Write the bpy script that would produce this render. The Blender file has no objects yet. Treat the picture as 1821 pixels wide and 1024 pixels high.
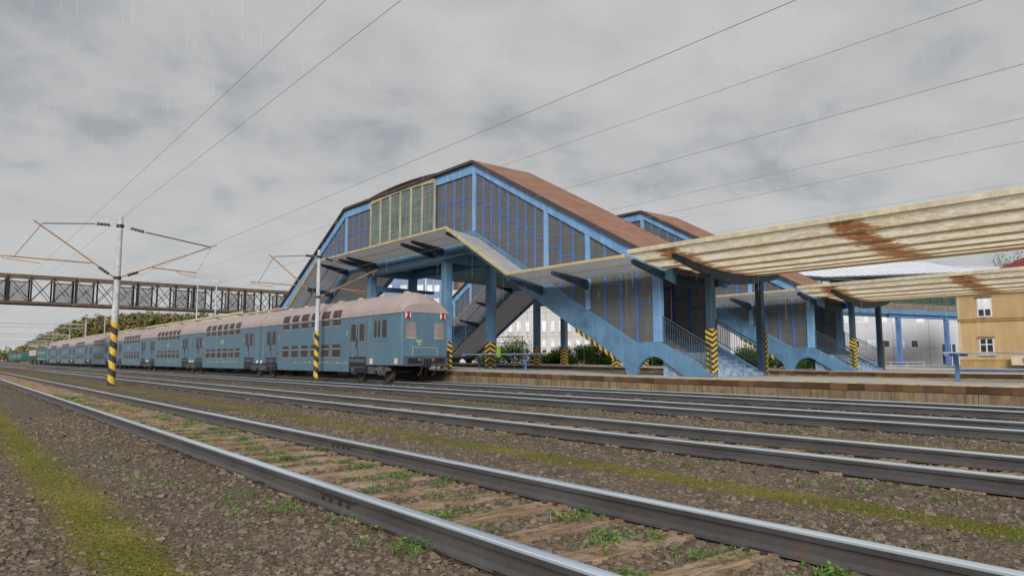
import bpy, math, random
from mathutils import Vector, Matrix
random.seed(11)
R = random.Random(5)
S = bpy.context.scene
COL = S.collection
rad = math.radians

# ------------------------------------------------------------------ helpers
ORG = {}

class MB:
    """collects faces, then links them as ONE mesh object"""
    def __init__(s):
        s.v = []; s.f = []; s.m = []; s.uv = []

    def face(s, pts, mi=0, uv=None):
        b = len(s.v)
        s.v += [tuple(p) for p in pts]
        s.f.append(tuple(range(b, b + len(pts)))); s.m.append(mi); s.uv.append(uv)

    def hexa(s, p, mi=0, uvh=None):
        # p: 8 corners, bottom ring 0-3 (counter-clockwise), top ring 4-7
        b = len(s.v)
        s.v += [tuple(q) for q in p]
        for q in ((3, 2, 1, 0), (4, 5, 6, 7), (0, 1, 5, 4), (1, 2, 6, 5), (2, 3, 7, 6), (3, 0, 4, 7)):
            s.f.append(tuple(b + i for i in q)); s.m.append(mi)
            if uvh == 'wrap' and q in ((0, 1, 5, 4), (1, 2, 6, 5), (2, 3, 7, 6), (3, 0, 4, 7)):
                a_, c_ = ((0, .5), (.5, 0), (0, .5), (.5, 0))[q[0]]
                s.uv.append(((a_, p[q[0]][2]), (c_, p[q[1]][2]), (c_, p[q[2]][2]), (a_, p[q[3]][2])))
            elif uvh and q in ((0, 1, 5, 4), (1, 2, 6, 5), (2, 3, 7, 6), (3, 0, 4, 7)):
                s.uv.append(((-.5, p[q[0]][2]), (.5, p[q[1]][2]), (.5, p[q[2]][2]), (-.5, p[q[3]][2])))
            else:
                s.uv.append(None)

    def box(s, x0, x1, y0, y1, z0, z1, mi=0, uvh=None):
        s.hexa([(x0, y0, z0), (x1, y0, z0), (x1, y1, z0), (x0, y1, z0), (x0, y0, z1), (x1, y0, z1), (x1, y1, z1), (x0, y1, z1)], mi, uvh)

    def beam(s, p, q, w, h, mi=0, up=(0, 0, 1), w2=None, h2=None):
        p = Vector(p); q = Vector(q); d = (q - p).normalized(); u = Vector(up)
        sd = d.cross(u)
        if sd.length < 1e-4: sd = d.cross(Vector((0, 1, 0)))
        sd.normalize(); u = sd.cross(d)
        w2 = w if w2 is None else w2; h2 = h if h2 is None else h2
        c = []
        for a, ww, hh in ((p, w, h), (q, w2, h2)):
            c.append([a - sd * ww / 2 - u * hh / 2, a + sd * ww / 2 - u * hh / 2, a + sd * ww / 2 + u * hh / 2, a - sd * ww / 2 + u * hh / 2])
        b = len(s.v)
        s.v += [tuple(x) for x in c[0] + c[1]]
        for f in ((0, 1, 2, 3), (7, 6, 5, 4), (0, 4, 5, 1), (1, 5, 6, 2), (2, 6, 7, 3), (3, 7, 4, 0)):
            s.f.append(tuple(b + i for i in f)); s.m.append(mi); s.uv.append(None)

    def tube(s, p, q, r0, r1=None, n=8, mi=0, uvs=False):
        r1 = r0 if r1 is None else r1
        p = Vector(p); q = Vector(q); d = (q - p).normalized()
        a = d.cross(Vector((0, 0, 1)))
        if a.length < 1e-4: a = d.cross(Vector((0, 1, 0)))
        a.normalize(); b2 = d.cross(a)
        b = len(s.v); L = (q - p).length
        for c, r in ((p, r0), (q, r1)):
            for i in range(n):
                t = 2 * math.pi * i / n
                s.v.append(tuple(c + a * r * math.cos(t) + b2 * r * math.sin(t)))
        for i in range(n):
            j = (i + 1) % n
            s.f.append((b + i, b + j, b + n + j, b + n + i)); s.m.append(mi)
            s.uv.append(((i / n, 0), ((i + 1) / n, 0), ((i + 1) / n, L), (i / n, L)) if uvs else None)
        s.f.append(tuple(b + i for i in reversed(range(n)))); s.m.append(mi); s.uv.append(None)
        s.f.append(tuple(b + n + i for i in range(n))); s.m.append(mi); s.uv.append(None)

    def prismX(s, poly, x0, x1, mi=0):       # polygon in (y, z), extruded along x
        b = len(s.v); n = len(poly)
        s.v += [(x0, y, z) for y, z in poly] + [(x1, y, z) for y, z in poly]
        s.f.append(tuple(b + i for i in range(n))); s.f.append(tuple(b + n + i for i in reversed(range(n))))
        s.m += [mi, mi]; s.uv += [None, None]
        for i in range(n):
            j = (i + 1) % n
            s.f.append((b + i, b + n + i, b + n + j, b + j)); s.m.append(mi); s.uv.append(None)

    def prismY(s, poly, y0, y1, mi=0):       # polygon in (x, z), extruded along y
        b = len(s.v); n = len(poly)
        s.v += [(x, y0, z) for x, z in poly] + [(x, y1, z) for x, z in poly]
        s.f.append(tuple(b + i for i in range(n))); s.f.append(tuple(b + n + i for i in reversed(range(n))))
        s.m += [mi, mi]; s.uv += [None, None]
        for i in range(n):
            j = (i + 1) % n
            s.f.append((b + i, b + n + i, b + n + j, b + j)); s.m.append(mi); s.uv.append(None)

    def ball(s, c, r, n=8, mi=0, sz=1.0):
        b = len(s.v); m = n // 2
        for k in range(m + 1):
            ph = math.pi * k / m
            for i in range(n):
                t = 2 * math.pi * i / n
                s.v.append((c[0] + r * math.sin(ph) * math.cos(t), c[1] + r * math.sin(ph) * math.sin(t), c[2] + r * sz * math.cos(ph)))
        for k in range(m):
            for i in range(n):
                j = (i + 1) % n
                s.f.append((b + k * n + i, b + (k + 1) * n + i, b + (k + 1) * n + j, b + k * n + j)); s.m.append(mi); s.uv.append(None)

    def build(s, name, mats, parent=None, bevel=0, smooth=False, fix=True):
        me = bpy.data.meshes.new(name)
        o0 = ORG.get(parent.name, (0, 0, 0)) if parent else (0, 0, 0)
        me.from_pydata([(a - o0[0], b - o0[1], c - o0[2]) for a, b, c in s.v], [], s.f)
        if not isinstance(mats, (list, tuple)): mats = [mats]
        for m in mats: me.materials.append(m)
        me.polygons.foreach_set('material_index', s.m)
        if any(u is not None for u in s.uv):
            ul = me.uv_layers.new(name='uv')
            for p, u in zip(me.polygons, s.uv):
                if u:
                    for k, li in enumerate(p.loop_indices): ul.data[li].uv = u[k]
        me.update()
        if fix:
            import bmesh
            bm = bmesh.new(); bm.from_mesh(me)
            bmesh.ops.recalc_face_normals(bm, faces=bm.faces)
            bm.to_mesh(me); bm.free()
        if smooth:
            me.shade_smooth()
        o = bpy.data.objects.new(name, me); COL.objects.link(o)
        if parent:
            o.parent = parent; ORG[o.name] = o0
        if bevel:
            md = o.modifiers.new('edge', 'BEVEL'); md.width = bevel; md.segments = 1; md.limit_method = 'ANGLE'
        return o

def tag(o, label=None, cat=None, group=None, kind=None):
    if label: o['label'] = label
    if cat: o['category'] = cat
    if group: o['group'] = group
    if kind: o['kind'] = kind
    return o

def thing(name, label, cat, loc, group=None):
    o = bpy.data.objects.new(name, None); COL.objects.link(o)
    o.location = loc; o.empty_display_size = .2
    ORG[o.name] = tuple(loc)
    return tag(o, label, cat, group)

def copy_tree(o, loc, label=None, parent=None):
    c = o.copy(); COL.objects.link(c)
    if parent is None:
        c.location = loc; ORG[c.name] = tuple(loc)
        if label: c['label'] = label
    else:
        c.parent = parent
    for ch in list(o.children): copy_tree(ch, None, None, c)
    return c

# ------------------------------------------------------------------ materials
def lin(c):
    return tuple(((x / 255) / 12.92 if x / 255 <= .04045 else ((x / 255 + .055) / 1.055) ** 2.4) for x in c)

class N:
    def __init__(s, name):
        s.mat = bpy.data.materials.new(name); s.mat.use_nodes = True
        s.t = s.mat.node_tree; s.t.nodes.clear()
        s.out = s.t.nodes.new('ShaderNodeOutputMaterial')
        s.b = s.t.nodes.new('ShaderNodeBsdfPrincipled')
        s.t.links.new(s.b.outputs[0], s.out.inputs[0])
    def n(s, ty, **k):
        x = s.t.nodes.new(ty)
        for a, v in k.items(): setattr(x, a, v)
        return x
    def l(s, a, b): s.t.links.new(a, b)
    def put(s, sock, v):
        if isinstance(v, bpy.types.NodeSocket): s.l(v, sock)
        else: sock.default_value = v
    def math(s, op, a, b=None, c=None):
        x = s.n('ShaderNodeMath', operation=op)
        for i, v in enumerate((a, b, c)):
            if v is not None: s.put(x.inputs[i], v)
        return x.outputs[0]
    def mix(s, f, a, b, mode='MIX'):
        x = s.n('ShaderNodeMix', data_type='RGBA', blend_type=mode)
        s.put(x.inputs[0], f)
        for i, v in ((6, a), (7, b)):
            if isinstance(v, tuple): v = v + (1,) if len(v) == 3 else v
            s.put(x.inputs[i], v)
        return x.outputs[2]
    def pos(s, obj=False):
        if obj: return s.n('ShaderNodeTexCoord').outputs['Object']
        return s.n('ShaderNodeNewGeometry').outputs['Position']
    def mapv(s, v, sc=(1, 1, 1), loc=(0, 0, 0)):
        x = s.n('ShaderNodeMapping'); s.l(v, x.inputs[0]); x.inputs['Scale'].default_value = sc; x.inputs['Location'].default_value = loc
        return x.outputs[0]
    def noise(s, v, sc, det=4, rough=.55, col=False):
        x = s.n('ShaderNodeTexNoise'); s.l(v, x.inputs['Vector']); x.inputs['Scale'].default_value = sc
        x.inputs['Detail'].default_value = det; x.inputs['Roughness'].default_value = rough
        return x.outputs[1 if col else 0]
    def voro(s, v, sc, feat='F1'):
        x = s.n('ShaderNodeTexVoronoi', feature=feat); s.l(v, x.inputs['Vector']); x.inputs['Scale'].default_value = sc
        return x
    def ramp(s, v, lo, hi, a=0., b=1.):
        x = s.n('ShaderNodeMapRange'); x.clamp = True; x.interpolation_type = 'SMOOTHSTEP'
        s.put(x.inputs[0], v); x.inputs[1].default_value = lo; x.inputs[2].default_value = hi
        x.inputs[3].default_value = a; x.inputs[4].default_value = b
        return x.outputs[0]
    def sep(s, v):
        x = s.n('ShaderNodeSeparateXYZ'); s.l(v, x.inputs[0]); return x.outputs
    def bump(s, h, st=.3, d=.02):
        x = s.n('ShaderNodeBump'); s.l(h, x.inputs['Height']); x.inputs['Strength'].default_value = st; x.inputs['Distance'].default_value = d
        s.l(x.outputs[0], s.b.inputs['Normal'])
    def fin(s, col=None, rough=.6, metal=0., spec=.4):
        if col is not None:
            if isinstance(col, tuple): col = col + (1,) if len(col) == 3 else col
            s.put(s.b.inputs['Base Color'], col)
        s.put(s.b.inputs['Roughness'], rough); s.put(s.b.inputs['Metallic'], metal)
        s.b.inputs['Specular IOR Level'].default_value = spec
        return s.mat

def paint(name, c, rough=.55, metal=0., var=.16, sc=1.3, streak=.15, dirt=None, bump=0., bsc=30, spec=.4, obj=False):
    """painted / weathered surface: broad blotches, fine grain, vertical rain streaks and optional dirt, which also serves for painted highlights"""
    m = N(name); p = m.pos(obj)
    n1 = m.noise(p, sc, 5); n2 = m.noise(p, sc * 14, 3)
    k = m.math('ADD', m.math('MULTIPLY', n1, .7), m.math('MULTIPLY', n2, .3))
    f = m.ramp(k, .3, .7, 1 - var, 1 + var)
    if streak:
        st = m.noise(m.mapv(p, (3, 3, .25)), 1.3, 5, .6)
        f = m.math('MULTIPLY', f, m.ramp(st, .35, .7, 1 - streak, 1 + streak * .6))
    x = m.n('ShaderNodeCombineColor')
    for i in range(3): m.l(f, x.inputs[i])
    col = m.mix(1., c, x.outputs[0], 'MULTIPLY')
    if dirt:
        dc, amt, dsc = dirt
        d = m.ramp(m.noise(p, dsc, 6, .65), 1 - amt - .12, 1 - amt + .1)
        col = m.mix(d, col, dc)
    if bump: m.bump(m.noise(p, bsc, 4), bump, .01)
    return m.fin(col, m.ramp(n1, .3, .7, max(.05, rough - .1), min(1, rough + .1)), metal, spec)

rust = (.17, .06, .02)
M = {}
M['blue'] = paint('blue_paint', (.108, .225, .36), .5, dirt=((.065, .13, .205), .36, .9), var=.2, streak=.10, bump=.15)
M['lightblue'] = paint('light_blue_paint', (.185, .37, .64), .5, dirt=((.09, .18, .33), .3, 2), streak=.15)
M['mullion'] = paint('mullion_blue_paint', (.07, .165, .45), .45, streak=.1)
M['darkblue'] = paint('dark_slate_blue_paint', (.035, .075, .12), .5, streak=.2, dirt=((.09, .06, .04), .25, 3))
M['navy'] = paint('navy_paint', (.018, .022, .036), .5)
M['soffit'] = paint('pale_soffit', (.76, .75, .80), .8, streak=.0, var=.08)
M['concrete'] = paint('concrete', (.36, .36, .36), .85, bump=.3, var=.2)
M['pane'] = None
M['fascia'] = paint('brown_fascia', (.085, .055, .05), .6)
M['cream'] = paint('cream_steel', (.62, .55, .38), .6, dirt=(rust, .22, 2.6), var=.15)
M['mast'] = paint('mast_grey', (.48, .50, .52), .75, var=.25, streak=.15, bump=.2, sc=4)
M['rodorange'] = paint('cantilever_rust_paint', (.42, .22, .09), .6, var=.25, sc=5)
M['insul'] = paint('insulator_dark', (.03, .032, .03), .3)
M['wire'] = paint('wire_patina', (.27, .30, .295), .6)
M['railing'] = paint('railing_dark', (.055, .08, .11), .5)
M['railflank'] = paint('rail_head_flank', (.115, .112, .118), .42, .5, var=.2, streak=0)
M['railsteel'] = paint('rail_side', (.066, .060, .060), .55, .0, var=.25, streak=0, dirt=((.10, .06, .04), .3, 3), spec=.5)
def mk_sleeper():
    m = N('sleeper_timber'); p = m.pos(); g = m.noise(m.mapv(p, (1.1, 13, 4)), 2.6, 6, .65); b_ = m.noise(p, 2.1, 6, .65); c_ = m.noise(p, 9, 5, .7)
    per = m.n('ShaderNodeTexWhiteNoise', noise_dimensions='1D'); m.l(m.math('FLOOR', m.math('DIVIDE', m.math('ADD', m.sep(p)[1], .1), .6)), per.inputs['W'])
    col = m.mix(m.ramp(g, .35, .65), (.19, .125, .075), (.47, .35, .23))
    col = m.mix(m.math('MULTIPLY', per.outputs[0], .5), col, (.20, .105, .06))
    col = m.mix(m.ramp(b_, .50, .66, 0, .8), col, (.42, .33, .22))
    col = m.mix(m.ramp(c_, .53, .66, 0, .85), col, (.055, .038, .026))
    m.bump(m.math('ADD', g, c_), .8, .02)
    return m.fin(col, .85, 0, .25)
M['sleeper'] = mk_sleeper()
M['clip'] = paint('rail_fixing', (.035, .027, .024), .7)
M['bogie'] = paint('bogie_grime', (.095, .098, .11), .6, var=.4, sc=4)
M['wheel'] = paint('wheel_rust', (.075, .038, .022), .65, var=.3, sc=4)
M['tread'] = paint('wheel_tread', (.16, .13, .12), .4, .5)
M['buffer'] = paint('underframe_slate', (.07, .085, .12), .55, var=.25)
M['black'] = paint('black_rubber', (.012, .012, .014), .5)
M['coach'] = paint('coach_teal_paint', (.096, .180, .245), .45, var=.09, sc=.8, streak=.07, dirt=((.095, .155, .185), .36, 1.1))
M['coachroof'] = paint('coach_roof_grey_pink', (.37, .30, .29), .45, var=.12, sc=.9, streak=0)
M['coachwin'] = paint('coach_window', (.062, .045, .040), .45, var=.25, sc=.7, streak=.1, spec=.25)
M['coachbar'] = paint('window_bar_alu', (.55, .47, .46), .4)
M['blankwin'] = paint('blanked_window', (.27, .225, .21), .5)
M['doorseal'] = paint('door_rust_edge', (.22, .095, .06), .6)
M['yellowtext'] = paint('yellow_lettering', (.62, .60, .22), .6)
M['fadedtext'] = paint('faded_lettering', (.34, .40, .26), .6)
M['whitetext'] = paint('white_lettering', (.7, .7, .7), .6)
M['white'] = paint('white_paint', (.72, .72, .74), .6, var=.05)
M['pinkboard'] = paint('faded_pink_board', (.75, .48, .45), .6)
M['loco'] = paint('loco_green_paint', (.02, .16, .13), .45)
M['locodark'] = paint('loco_dark_green', (.008, .04, .02), .45)
M['lococream'] = paint('loco_cream', (.62, .58, .46), .5)
M['tiles'] = None
M['platform'] = paint('platform_asphalt', (.43, .415, .41), .8, var=.12, sc=.8, streak=0, bump=.2, bsc=60, dirt=((.35, .335, .33), .35, 1.2))
M['lime'] = paint('lime_green_plastic', (.42, .72, .03), .4)
M['benchblue'] = paint('bench_blue', (.10, .20, .46), .45)
M['plank'] = paint('bench_plank_grey', (.36, .38, .45), .6)
M['ochre'] = paint('ochre_render', (.50, .345, .175), .9, var=.12, sc=.5, streak=.06, bump=.2, dirt=((.40, .27, .13), .3, .6))
M['whitewall'] = paint('pale_panel_wall', (.50, .51, .54), .8, var=.06, sc=.3, streak=.06)
M['greypanel'] = paint('pale_concrete_panels', (.50, .475, .465), .85, var=.05, sc=.2, streak=.08)
M['glassdark'] = paint('dark_window_glass', (.04, .045, .05), .12, spec=.7, sc=.6, var=.4)
M['glasslight'] = paint('bright_window_glass', (.72, .76, .78), .2, spec=.7, sc=.4, var=.3)
M['brick'] = paint('brown_brick_panel', (.36, .20, .12), .9)
M['panelblue'] = paint('panel_blue', (.20, .26, .42), .7)
M['redroof'] = paint('dark_red_roof', (.20, .035, .04), .7, var=.25, sc=2)
M['latticebrown'] = paint('lattice_chord_brown', (.125, .088, .066), .8, var=.35, sc=2)
M['latticedark'] = paint('lattice_dark_steel', (.02, .02, .022), .6)
M['latticerust'] = paint('lattice_brace_rust', (.075, .055, .045), .7)
M['bark'] = paint('bark', (.09, .06, .04), .9)
M['red'] = paint('signal_red', (.55, .015, .02), .4)
M['orange'] = paint('hose_orange', (.45, .12, .04), .5)

# grey glazing with faint vertical smears
def mk_pane(name, c, var, alpha=None):
    m = N(name); p = m.pos()
    st = m.noise(m.mapv(p, (5, 5, .25)), 2.2, 3)
    ho = m.noise(m.mapv(p, (.25, .25, 3.)), 2.0, 3)
    f = m.math('ADD', m.math('MULTIPLY', st, .6), m.math('MULTIPLY', ho, .4))
    col = m.mix(m.ramp(f, .3, .7), tuple(x * (1 - var) for x in c), tuple(x * (1 + var) for x in c))
    m.fin(col, .32, 0, .35)
    if name.startswith('dusty'):                 # dusty wired glass: lets some daylight through
        t_ = m.n('ShaderNodeBsdfTranslucent'); m.l(m.mix(1., col, (3.2, 3.2, 3.2), 'MULTIPLY'), t_.inputs[0])
        ms = m.n('ShaderNodeMixShader'); ms.inputs[0].default_value = .30
        m.l(m.b.outputs[0], ms.inputs[1]); m.l(t_.outputs[0], ms.inputs[2]); m.l(ms.outputs[0], m.out.inputs[0])
    return m.mat
M['pane'] = mk_pane('dusty_grey_glazing', (.168, .170, .172), .18)
M['greenglass'] = mk_pane('dirty_green_glazing', (.125, .165, .14), .5)
M['tealglass'] = mk_pane('teal_green_glazing', (.03, .075, .065), .4)

# yellow/black chevron bands (uv: x across the face -.5...5, y = height in m)
def mk_chevron(name, per, k, sgn=1):
    m = N(name); uv = m.n('ShaderNodeUVMap').outputs[0]; u = m.sep(uv)
    t = m.math('ADD', m.math('DIVIDE', u[1], per), m.math('MULTIPLY', m.math('ABSOLUTE', u[0]), k * sgn))
    t = m.math('FRACT', t)
    f = m.math('LESS_THAN', t, .5)
    p = m.pos(); g = m.ramp(m.noise(p, 9, 4), .3, .7, .8, 1.12)
    x = m.n('ShaderNodeCombineColor')
    for i in range(3): m.l(g, x.inputs[i])
    col = m.mix(f, (.62, .43, .045), (.035, .032, .03))
    return m.fin(m.mix(1., col, x.outputs[0], 'MULTIPLY'), .55)
M['chev_down'] = mk_chevron('hazard_chevron_down', .19, 1.5, -1)
M['chev_up'] = mk_chevron('hazard_chevron_up', .27, 1.6, 1)
def mk_diag(name, per, wrap):
    m = N(name); uv = m.n('ShaderNodeUVMap').outputs[0]; u = m.sep(uv)
    t = m.math('FRACT', m.math('ADD', m.math('DIVIDE', u[1], per), m.math('MULTIPLY', u[0], wrap)))
    f = m.math('LESS_THAN', t, .5)
    p = m.pos(); g = m.ramp(m.noise(p, 7, 5), .3, .7, .75, 1.15)
    x = m.n('ShaderNodeCombineColor')
    for i in range(3): m.l(g, x.inputs[i])
    col = m.mix(f, (.64, .42, .05), (.045, .038, .036))
    return m.fin(m.mix(1., col, x.outputs[0], 'MULTIPLY'), .6)
M['diag'] = mk_diag('hazard_spiral', .62, 1.0)
M['slopestripe'] = mk_diag('hazard_edge_stripe', .36, .45)

# rusty cream corrugated canopy sheet; rust repeats every 6.2 m along the platform
def mk_canopy():
    m = N('rusty_cream_sheet'); p = m.pos(True); xyz = m.sep(p)
    big = m.noise(m.mapv(p, (1, .6, 1)), 1.6, 5, .6); fine = m.noise(m.mapv(p, (2.5, 1.6, 1)), 3.2, 6, .7)
    cloud = m.noise(m.mapv(p, (1.5, 1.1, 1), (4, 2, 0)), 3.4, 4, .6)
    col = m.mix(m.ramp(big, .35, .65), (.82, .75, .55), (.58, .46, .26))
    col = m.mix(m.ramp(cloud, .50, .62, 0, .9), col, (.86, .83, .74))
    col = m.mix(m.ramp(fine, .52, .66, 0, .8), col, (.40, .25, .08))
    # rust eating along each lap
    lap = m.math('FRACT', m.math('DIVIDE', m.math('ADD', xyz[0], 3.0), .92))
    le = m.math('ADD', m.ramp(lap, .0, .14, 1, 0), m.ramp(lap, .80, 1., 0, 1))
    lr = m.noise(m.mapv(p, (1., 1.6, 1), (0, 5, 0)), 1.3, 6, .7)
    col = m.mix(m.math('MULTIPLY', le, m.ramp(lr, .42, .62, .15, .85)), col, (.34, .19, .06))
    # repeated rust patch
    y = m.math('FRACT', m.math('DIVIDE', m.math('ADD', xyz[1], 100.), 6.2))
    wob = m.noise(m.mapv(p, (2.6, 1.2, 1)), 1.4, 5, .7)
    d = m.math('ABSOLUTE', m.math('ADD', m.math('SUBTRACT', y, .56), m.math('MULTIPLY', m.math('SUBTRACT', wob, .5), .14)))
    d = m.ramp(d, 0, .20, 1, 0)
    n = m.noise(m.mapv(p, (1.5, .8, 1)), 2.3, 6, .75)
    n = m.math('ADD', m.math('MULTIPLY', m.math('SUBTRACT', n, .5), 1.35), .5)
    k = m.math('ADD', m.math('MULTIPLY', d, .54), n)
    col = m.mix(m.ramp(k, .72, .92), col, (.48, .26, .08))
    col = m.mix(m.ramp(k, .86, 1.04), col, (.24, .085, .025))
    m.bump(fine, .15, .01)
    return translucent(m, col, m.mix(m.ramp(k, .80, 1.0), (1., .98, .92), (.70, .46, .25)), .86)
def translucent(m, col, tcol, f):
    # added translucency that brightens the undersides of sheets, laps and trims
    t_ = m.n('ShaderNodeBsdfTranslucent'); m.put(t_.inputs[0], tcol if not isinstance(tcol, tuple) else tcol + (1,))
    if not isinstance(tcol, tuple):
        m.l(m.mix(1., tcol, m.mix(.22, col, (1., 1., 1.)), 'MULTIPLY'), t_.inputs[0])
    ms = m.n('ShaderNodeMixShader'); ms.inputs[0].default_value = f
    m.l(m.b.outputs[0], ms.inputs[1]); m.l(t_.outputs[0], ms.inputs[2]); m.l(ms.outputs[0], m.out.inputs[0])
    return m.fin(col, .65, 0, .3)
M['canopy'] = mk_canopy()
def mk_awning():
    m = N('pale_corrugated_sheet'); p = m.pos(); n = m.noise(p, 1.5, 5)
    col = m.mix(m.ramp(n, .3, .7), (.42, .42, .44), (.56, .55, .54))
    return translucent(m, col, (.80, .80, .86), .42)
def mk_trim():
    m = N('cream_lap_trim'); p = m.pos(); n = m.noise(p, 2.2, 6, .65)
    col = m.mix(m.ramp(n, .3, .6), (.80, .73, .53), (.68, .58, .37)); col = m.mix(m.ramp(n, .6, .72), col, (.40, .20, .07))
    return translucent(m, col, (.95, .90, .70), .65)
M['awning'] = mk_awning()
M['trim'] = mk_trim()
def mk_lap():
    m = N('rusty_shaded_lap'); p = m.pos(True); n = m.noise(p, 1.6, 6, .7)
    return translucent(m, m.mix(m.ramp(n, .35, .65), (.60, .46, .24), (.34, .19, .07)), (.62, .50, .30), .5)  # rust brown that also darkens the grooves in place of shading
M['lapedge'] = mk_lap()
M['awningtop'] = paint('weathered_corrugated_top', (.40, .385, .37), .7, var=.15, streak=0)
M['metalroof'] = paint('white_sheet_roof', (.78, .80, .86), .5, var=.05, sc=.3, streak=0)

def mk_tiles():
    m = N('brown_tile_roof'); p = m.pos(); xyz = m.sep(p)
    row = m.math('FRACT', m.math('MULTIPLY', xyz[1], 4.0)); c2 = m.math('FRACT', m.math('MULTIPLY', xyz[0], 4.6))
    edge = m.math('MAXIMUM', m.ramp(row, .0, .22, 1, 0), m.ramp(c2, 0, .14, .6, 0))
    n = m.noise(p, 1.1, 5); n2 = m.noise(p, 17, 2)
    col = m.mix(m.ramp(n, .3, .7), (.25, .130, .088), (.335, .185, .13))
    col = m.mix(m.ramp(n2, .3, .75, 0, .45), col, (.20, .10, .065))
    col = m.mix(m.math('MULTIPLY', edge, .55), col, (.09, .045, .03))
    m.bump(m.math('ADD', row, m.math('MULTIPLY', c2, .3)), .5, .03)
    return m.fin(col, .75, 0, .3)
M['tiles'] = mk_tiles()

def mk_net():
    m = N('grey_wire_netting'); p = m.pos(); u = m.sep(p)
    a = m.math('FRACT', m.math('MULTIPLY', m.math('ADD', u[0], u[2]), 4.2)); b = m.math('FRACT', m.math('MULTIPLY', m.math('SUBTRACT', u[0], u[2]), 4.2))
    f = m.math('MAXIMUM', m.math('LESS_THAN', a, .42), m.math('LESS_THAN', b, .42))
    tr = m.n('ShaderNodeBsdfTransparent'); ms = m.n('ShaderNodeMixShader')
    m.l(f, ms.inputs[0]); m.l(tr.outputs[0], ms.inputs[1]); m.l(m.b.outputs[0], ms.inputs[2]); m.l(ms.outputs[0], m.out.inputs[0])
    return m.fin((.20, .20, .21), .6)
M['net'] = mk_net()

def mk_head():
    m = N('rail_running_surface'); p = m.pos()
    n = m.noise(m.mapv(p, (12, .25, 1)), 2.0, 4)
    return m.fin(m.mix(n, (.60, .71, .83), (.76, .86, .95)), m.ramp(n, .3, .7, .12, .24), .55, .8)  # pale blue base colour stands for the sky reflected in the rail tops
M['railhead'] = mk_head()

def mk_wall():
    m = N('platform_edge_wall'); p = m.pos(); u = m.sep(p)
    n = m.noise(m.mapv(p, (1, 1, .5)), 2.2, 6, .65); st = m.noise(m.mapv(p, (3, 3, .15)), 2.5, 4)
    col = m.mix(m.ramp(n, .35, .65), (.30, .225, .135), (.165, .12, .072))
    col = m.mix(m.ramp(st, .48, .66, 0, .85), col, (.13, .095, .06))
    blk = m.math('LESS_THAN', m.math('FRACT', m.math('DIVIDE', m.math('ADD', u[1], m.math('MULTIPLY', n, .12)), 1.9)), .012)
    col = m.mix(m.math('MULTIPLY', blk, .8), col, (.04, .03, .02))
    m.bump(n, .4, .02)
    return m.fin(col, .9, 0, .2)
M['wall'] = mk_wall()
def mk_lip():
    m = N('platform_edge_brick'); p = m.pos(); u = m.sep(p)
    c = m.n('ShaderNodeTexWhiteNoise', noise_dimensions='1D'); m.l(m.math('FLOOR', m.math('MULTIPLY', u[1], 2.2)), c.inputs['W'])
    n = m.noise(p, 3, 6, .65)
    k = m.math('ADD', m.math('MULTIPLY', c.outputs[0], .5), m.math('MULTIPLY', n, .5))
    col = m.mix(m.ramp(k, .25, .75), (.075, .042, .024), (.17, .092, .052))
    m.bump(n, .5, .02)
    return m.fin(col, .9, 0, .2)
M['lip'] = mk_lip()

TRK = [3.2, 7.9, 12.6, 16.9, 28.6, 32.9]
def mk_ground():
    m = N('ballast_and_moss'); p = m.pos(); u = m.sep(p)
    flat = m.mapv(p, (1, 1, 0))
    wob = m.noise(flat, .55, 3); x = m.math('ADD', u[0], m.math('MULTIPLY', m.math('SUBTRACT', wob, .5), .22))
    v1 = m.voro(flat, 24); v2 = m.voro(flat, 11); v3 = m.voro(m.mapv(p, (1, 1, 0), (3, 7, 0)), 55)
    big = m.noise(flat, .35, 4); mid = m.noise(flat, 2.3, 5, .65)
    cs = m.sep(v1.outputs['Color']); cs2 = m.sep(v2.outputs['Color'])
    stone = m.mix(cs[0], (.105, .086, .066), (.285, .238, .188))
    stone = m.mix(m.math('MULTIPLY', cs2[1], .45), stone, (.15, .105, .07))
    gap = m.ramp(v1.outputs['Distance'], .25, .62)
    stone = m.mix(m.math('MULTIPLY', gap, .6), stone, (.04, .03, .022))
    dirt = m.mix(mid, (.10, .080, .059), (.22, .18, .138))
    col = m.mix(m.ramp(m.math('ADD', m.math('MULTIPLY', mid, .6), m.math('MULTIPLY', big, .4)), .42, .6), stone, dirt)
    # green film scattered over the ballast
    col = m.mix(m.ramp(m.noise(flat, 1.1, 5, .6), .60, .76, 0, .5), col, (.055, .075, .03))
    # brown earth between the rails
    for c in TRK[:3]:
        d = m.ramp(m.math('ABSOLUTE', m.math('SUBTRACT', x, c)), .7, 1.45, .55, 0)
        col = m.mix(d, col, (.135, .085, .048))
    # moss strips between the tracks
    for c, w in ((.93, .40), (5.68, .42), (10.25, .38), (14.85, .3), (20.5, .2)):
        d = m.ramp(m.math('ABSOLUTE', m.math('SUBTRACT', x, c)), .08, w, 1, 0)
        d = m.math('MULTIPLY', d, m.ramp(mid, .25, .55, .72, 1.0))
        moss = m.mix(m.ramp(m.noise(flat, .8, 3), .38, .62), (.155, .142, .012), (.25, .20, .04))
        col = m.mix(d, col, m.mix(m.math('MULTIPLY', cs[1], .5), moss, (.10, .095, .012)))
    h = m.math('ADD', m.math('MULTIPLY', m.ramp(v1.outputs['Distance'], 0, .6, 1, 0), 1.), m.math('MULTIPLY', m.ramp(v3.outputs['Distance'], 0, .6, 1, 0), .4))
    h = m.math('ADD', h, m.math('MULTIPLY', mid, 1.0))
    m.bump(h, .9, .035)
    return m.fin(col, .9, 0, .25)
M['ground'] = mk_ground()

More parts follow.
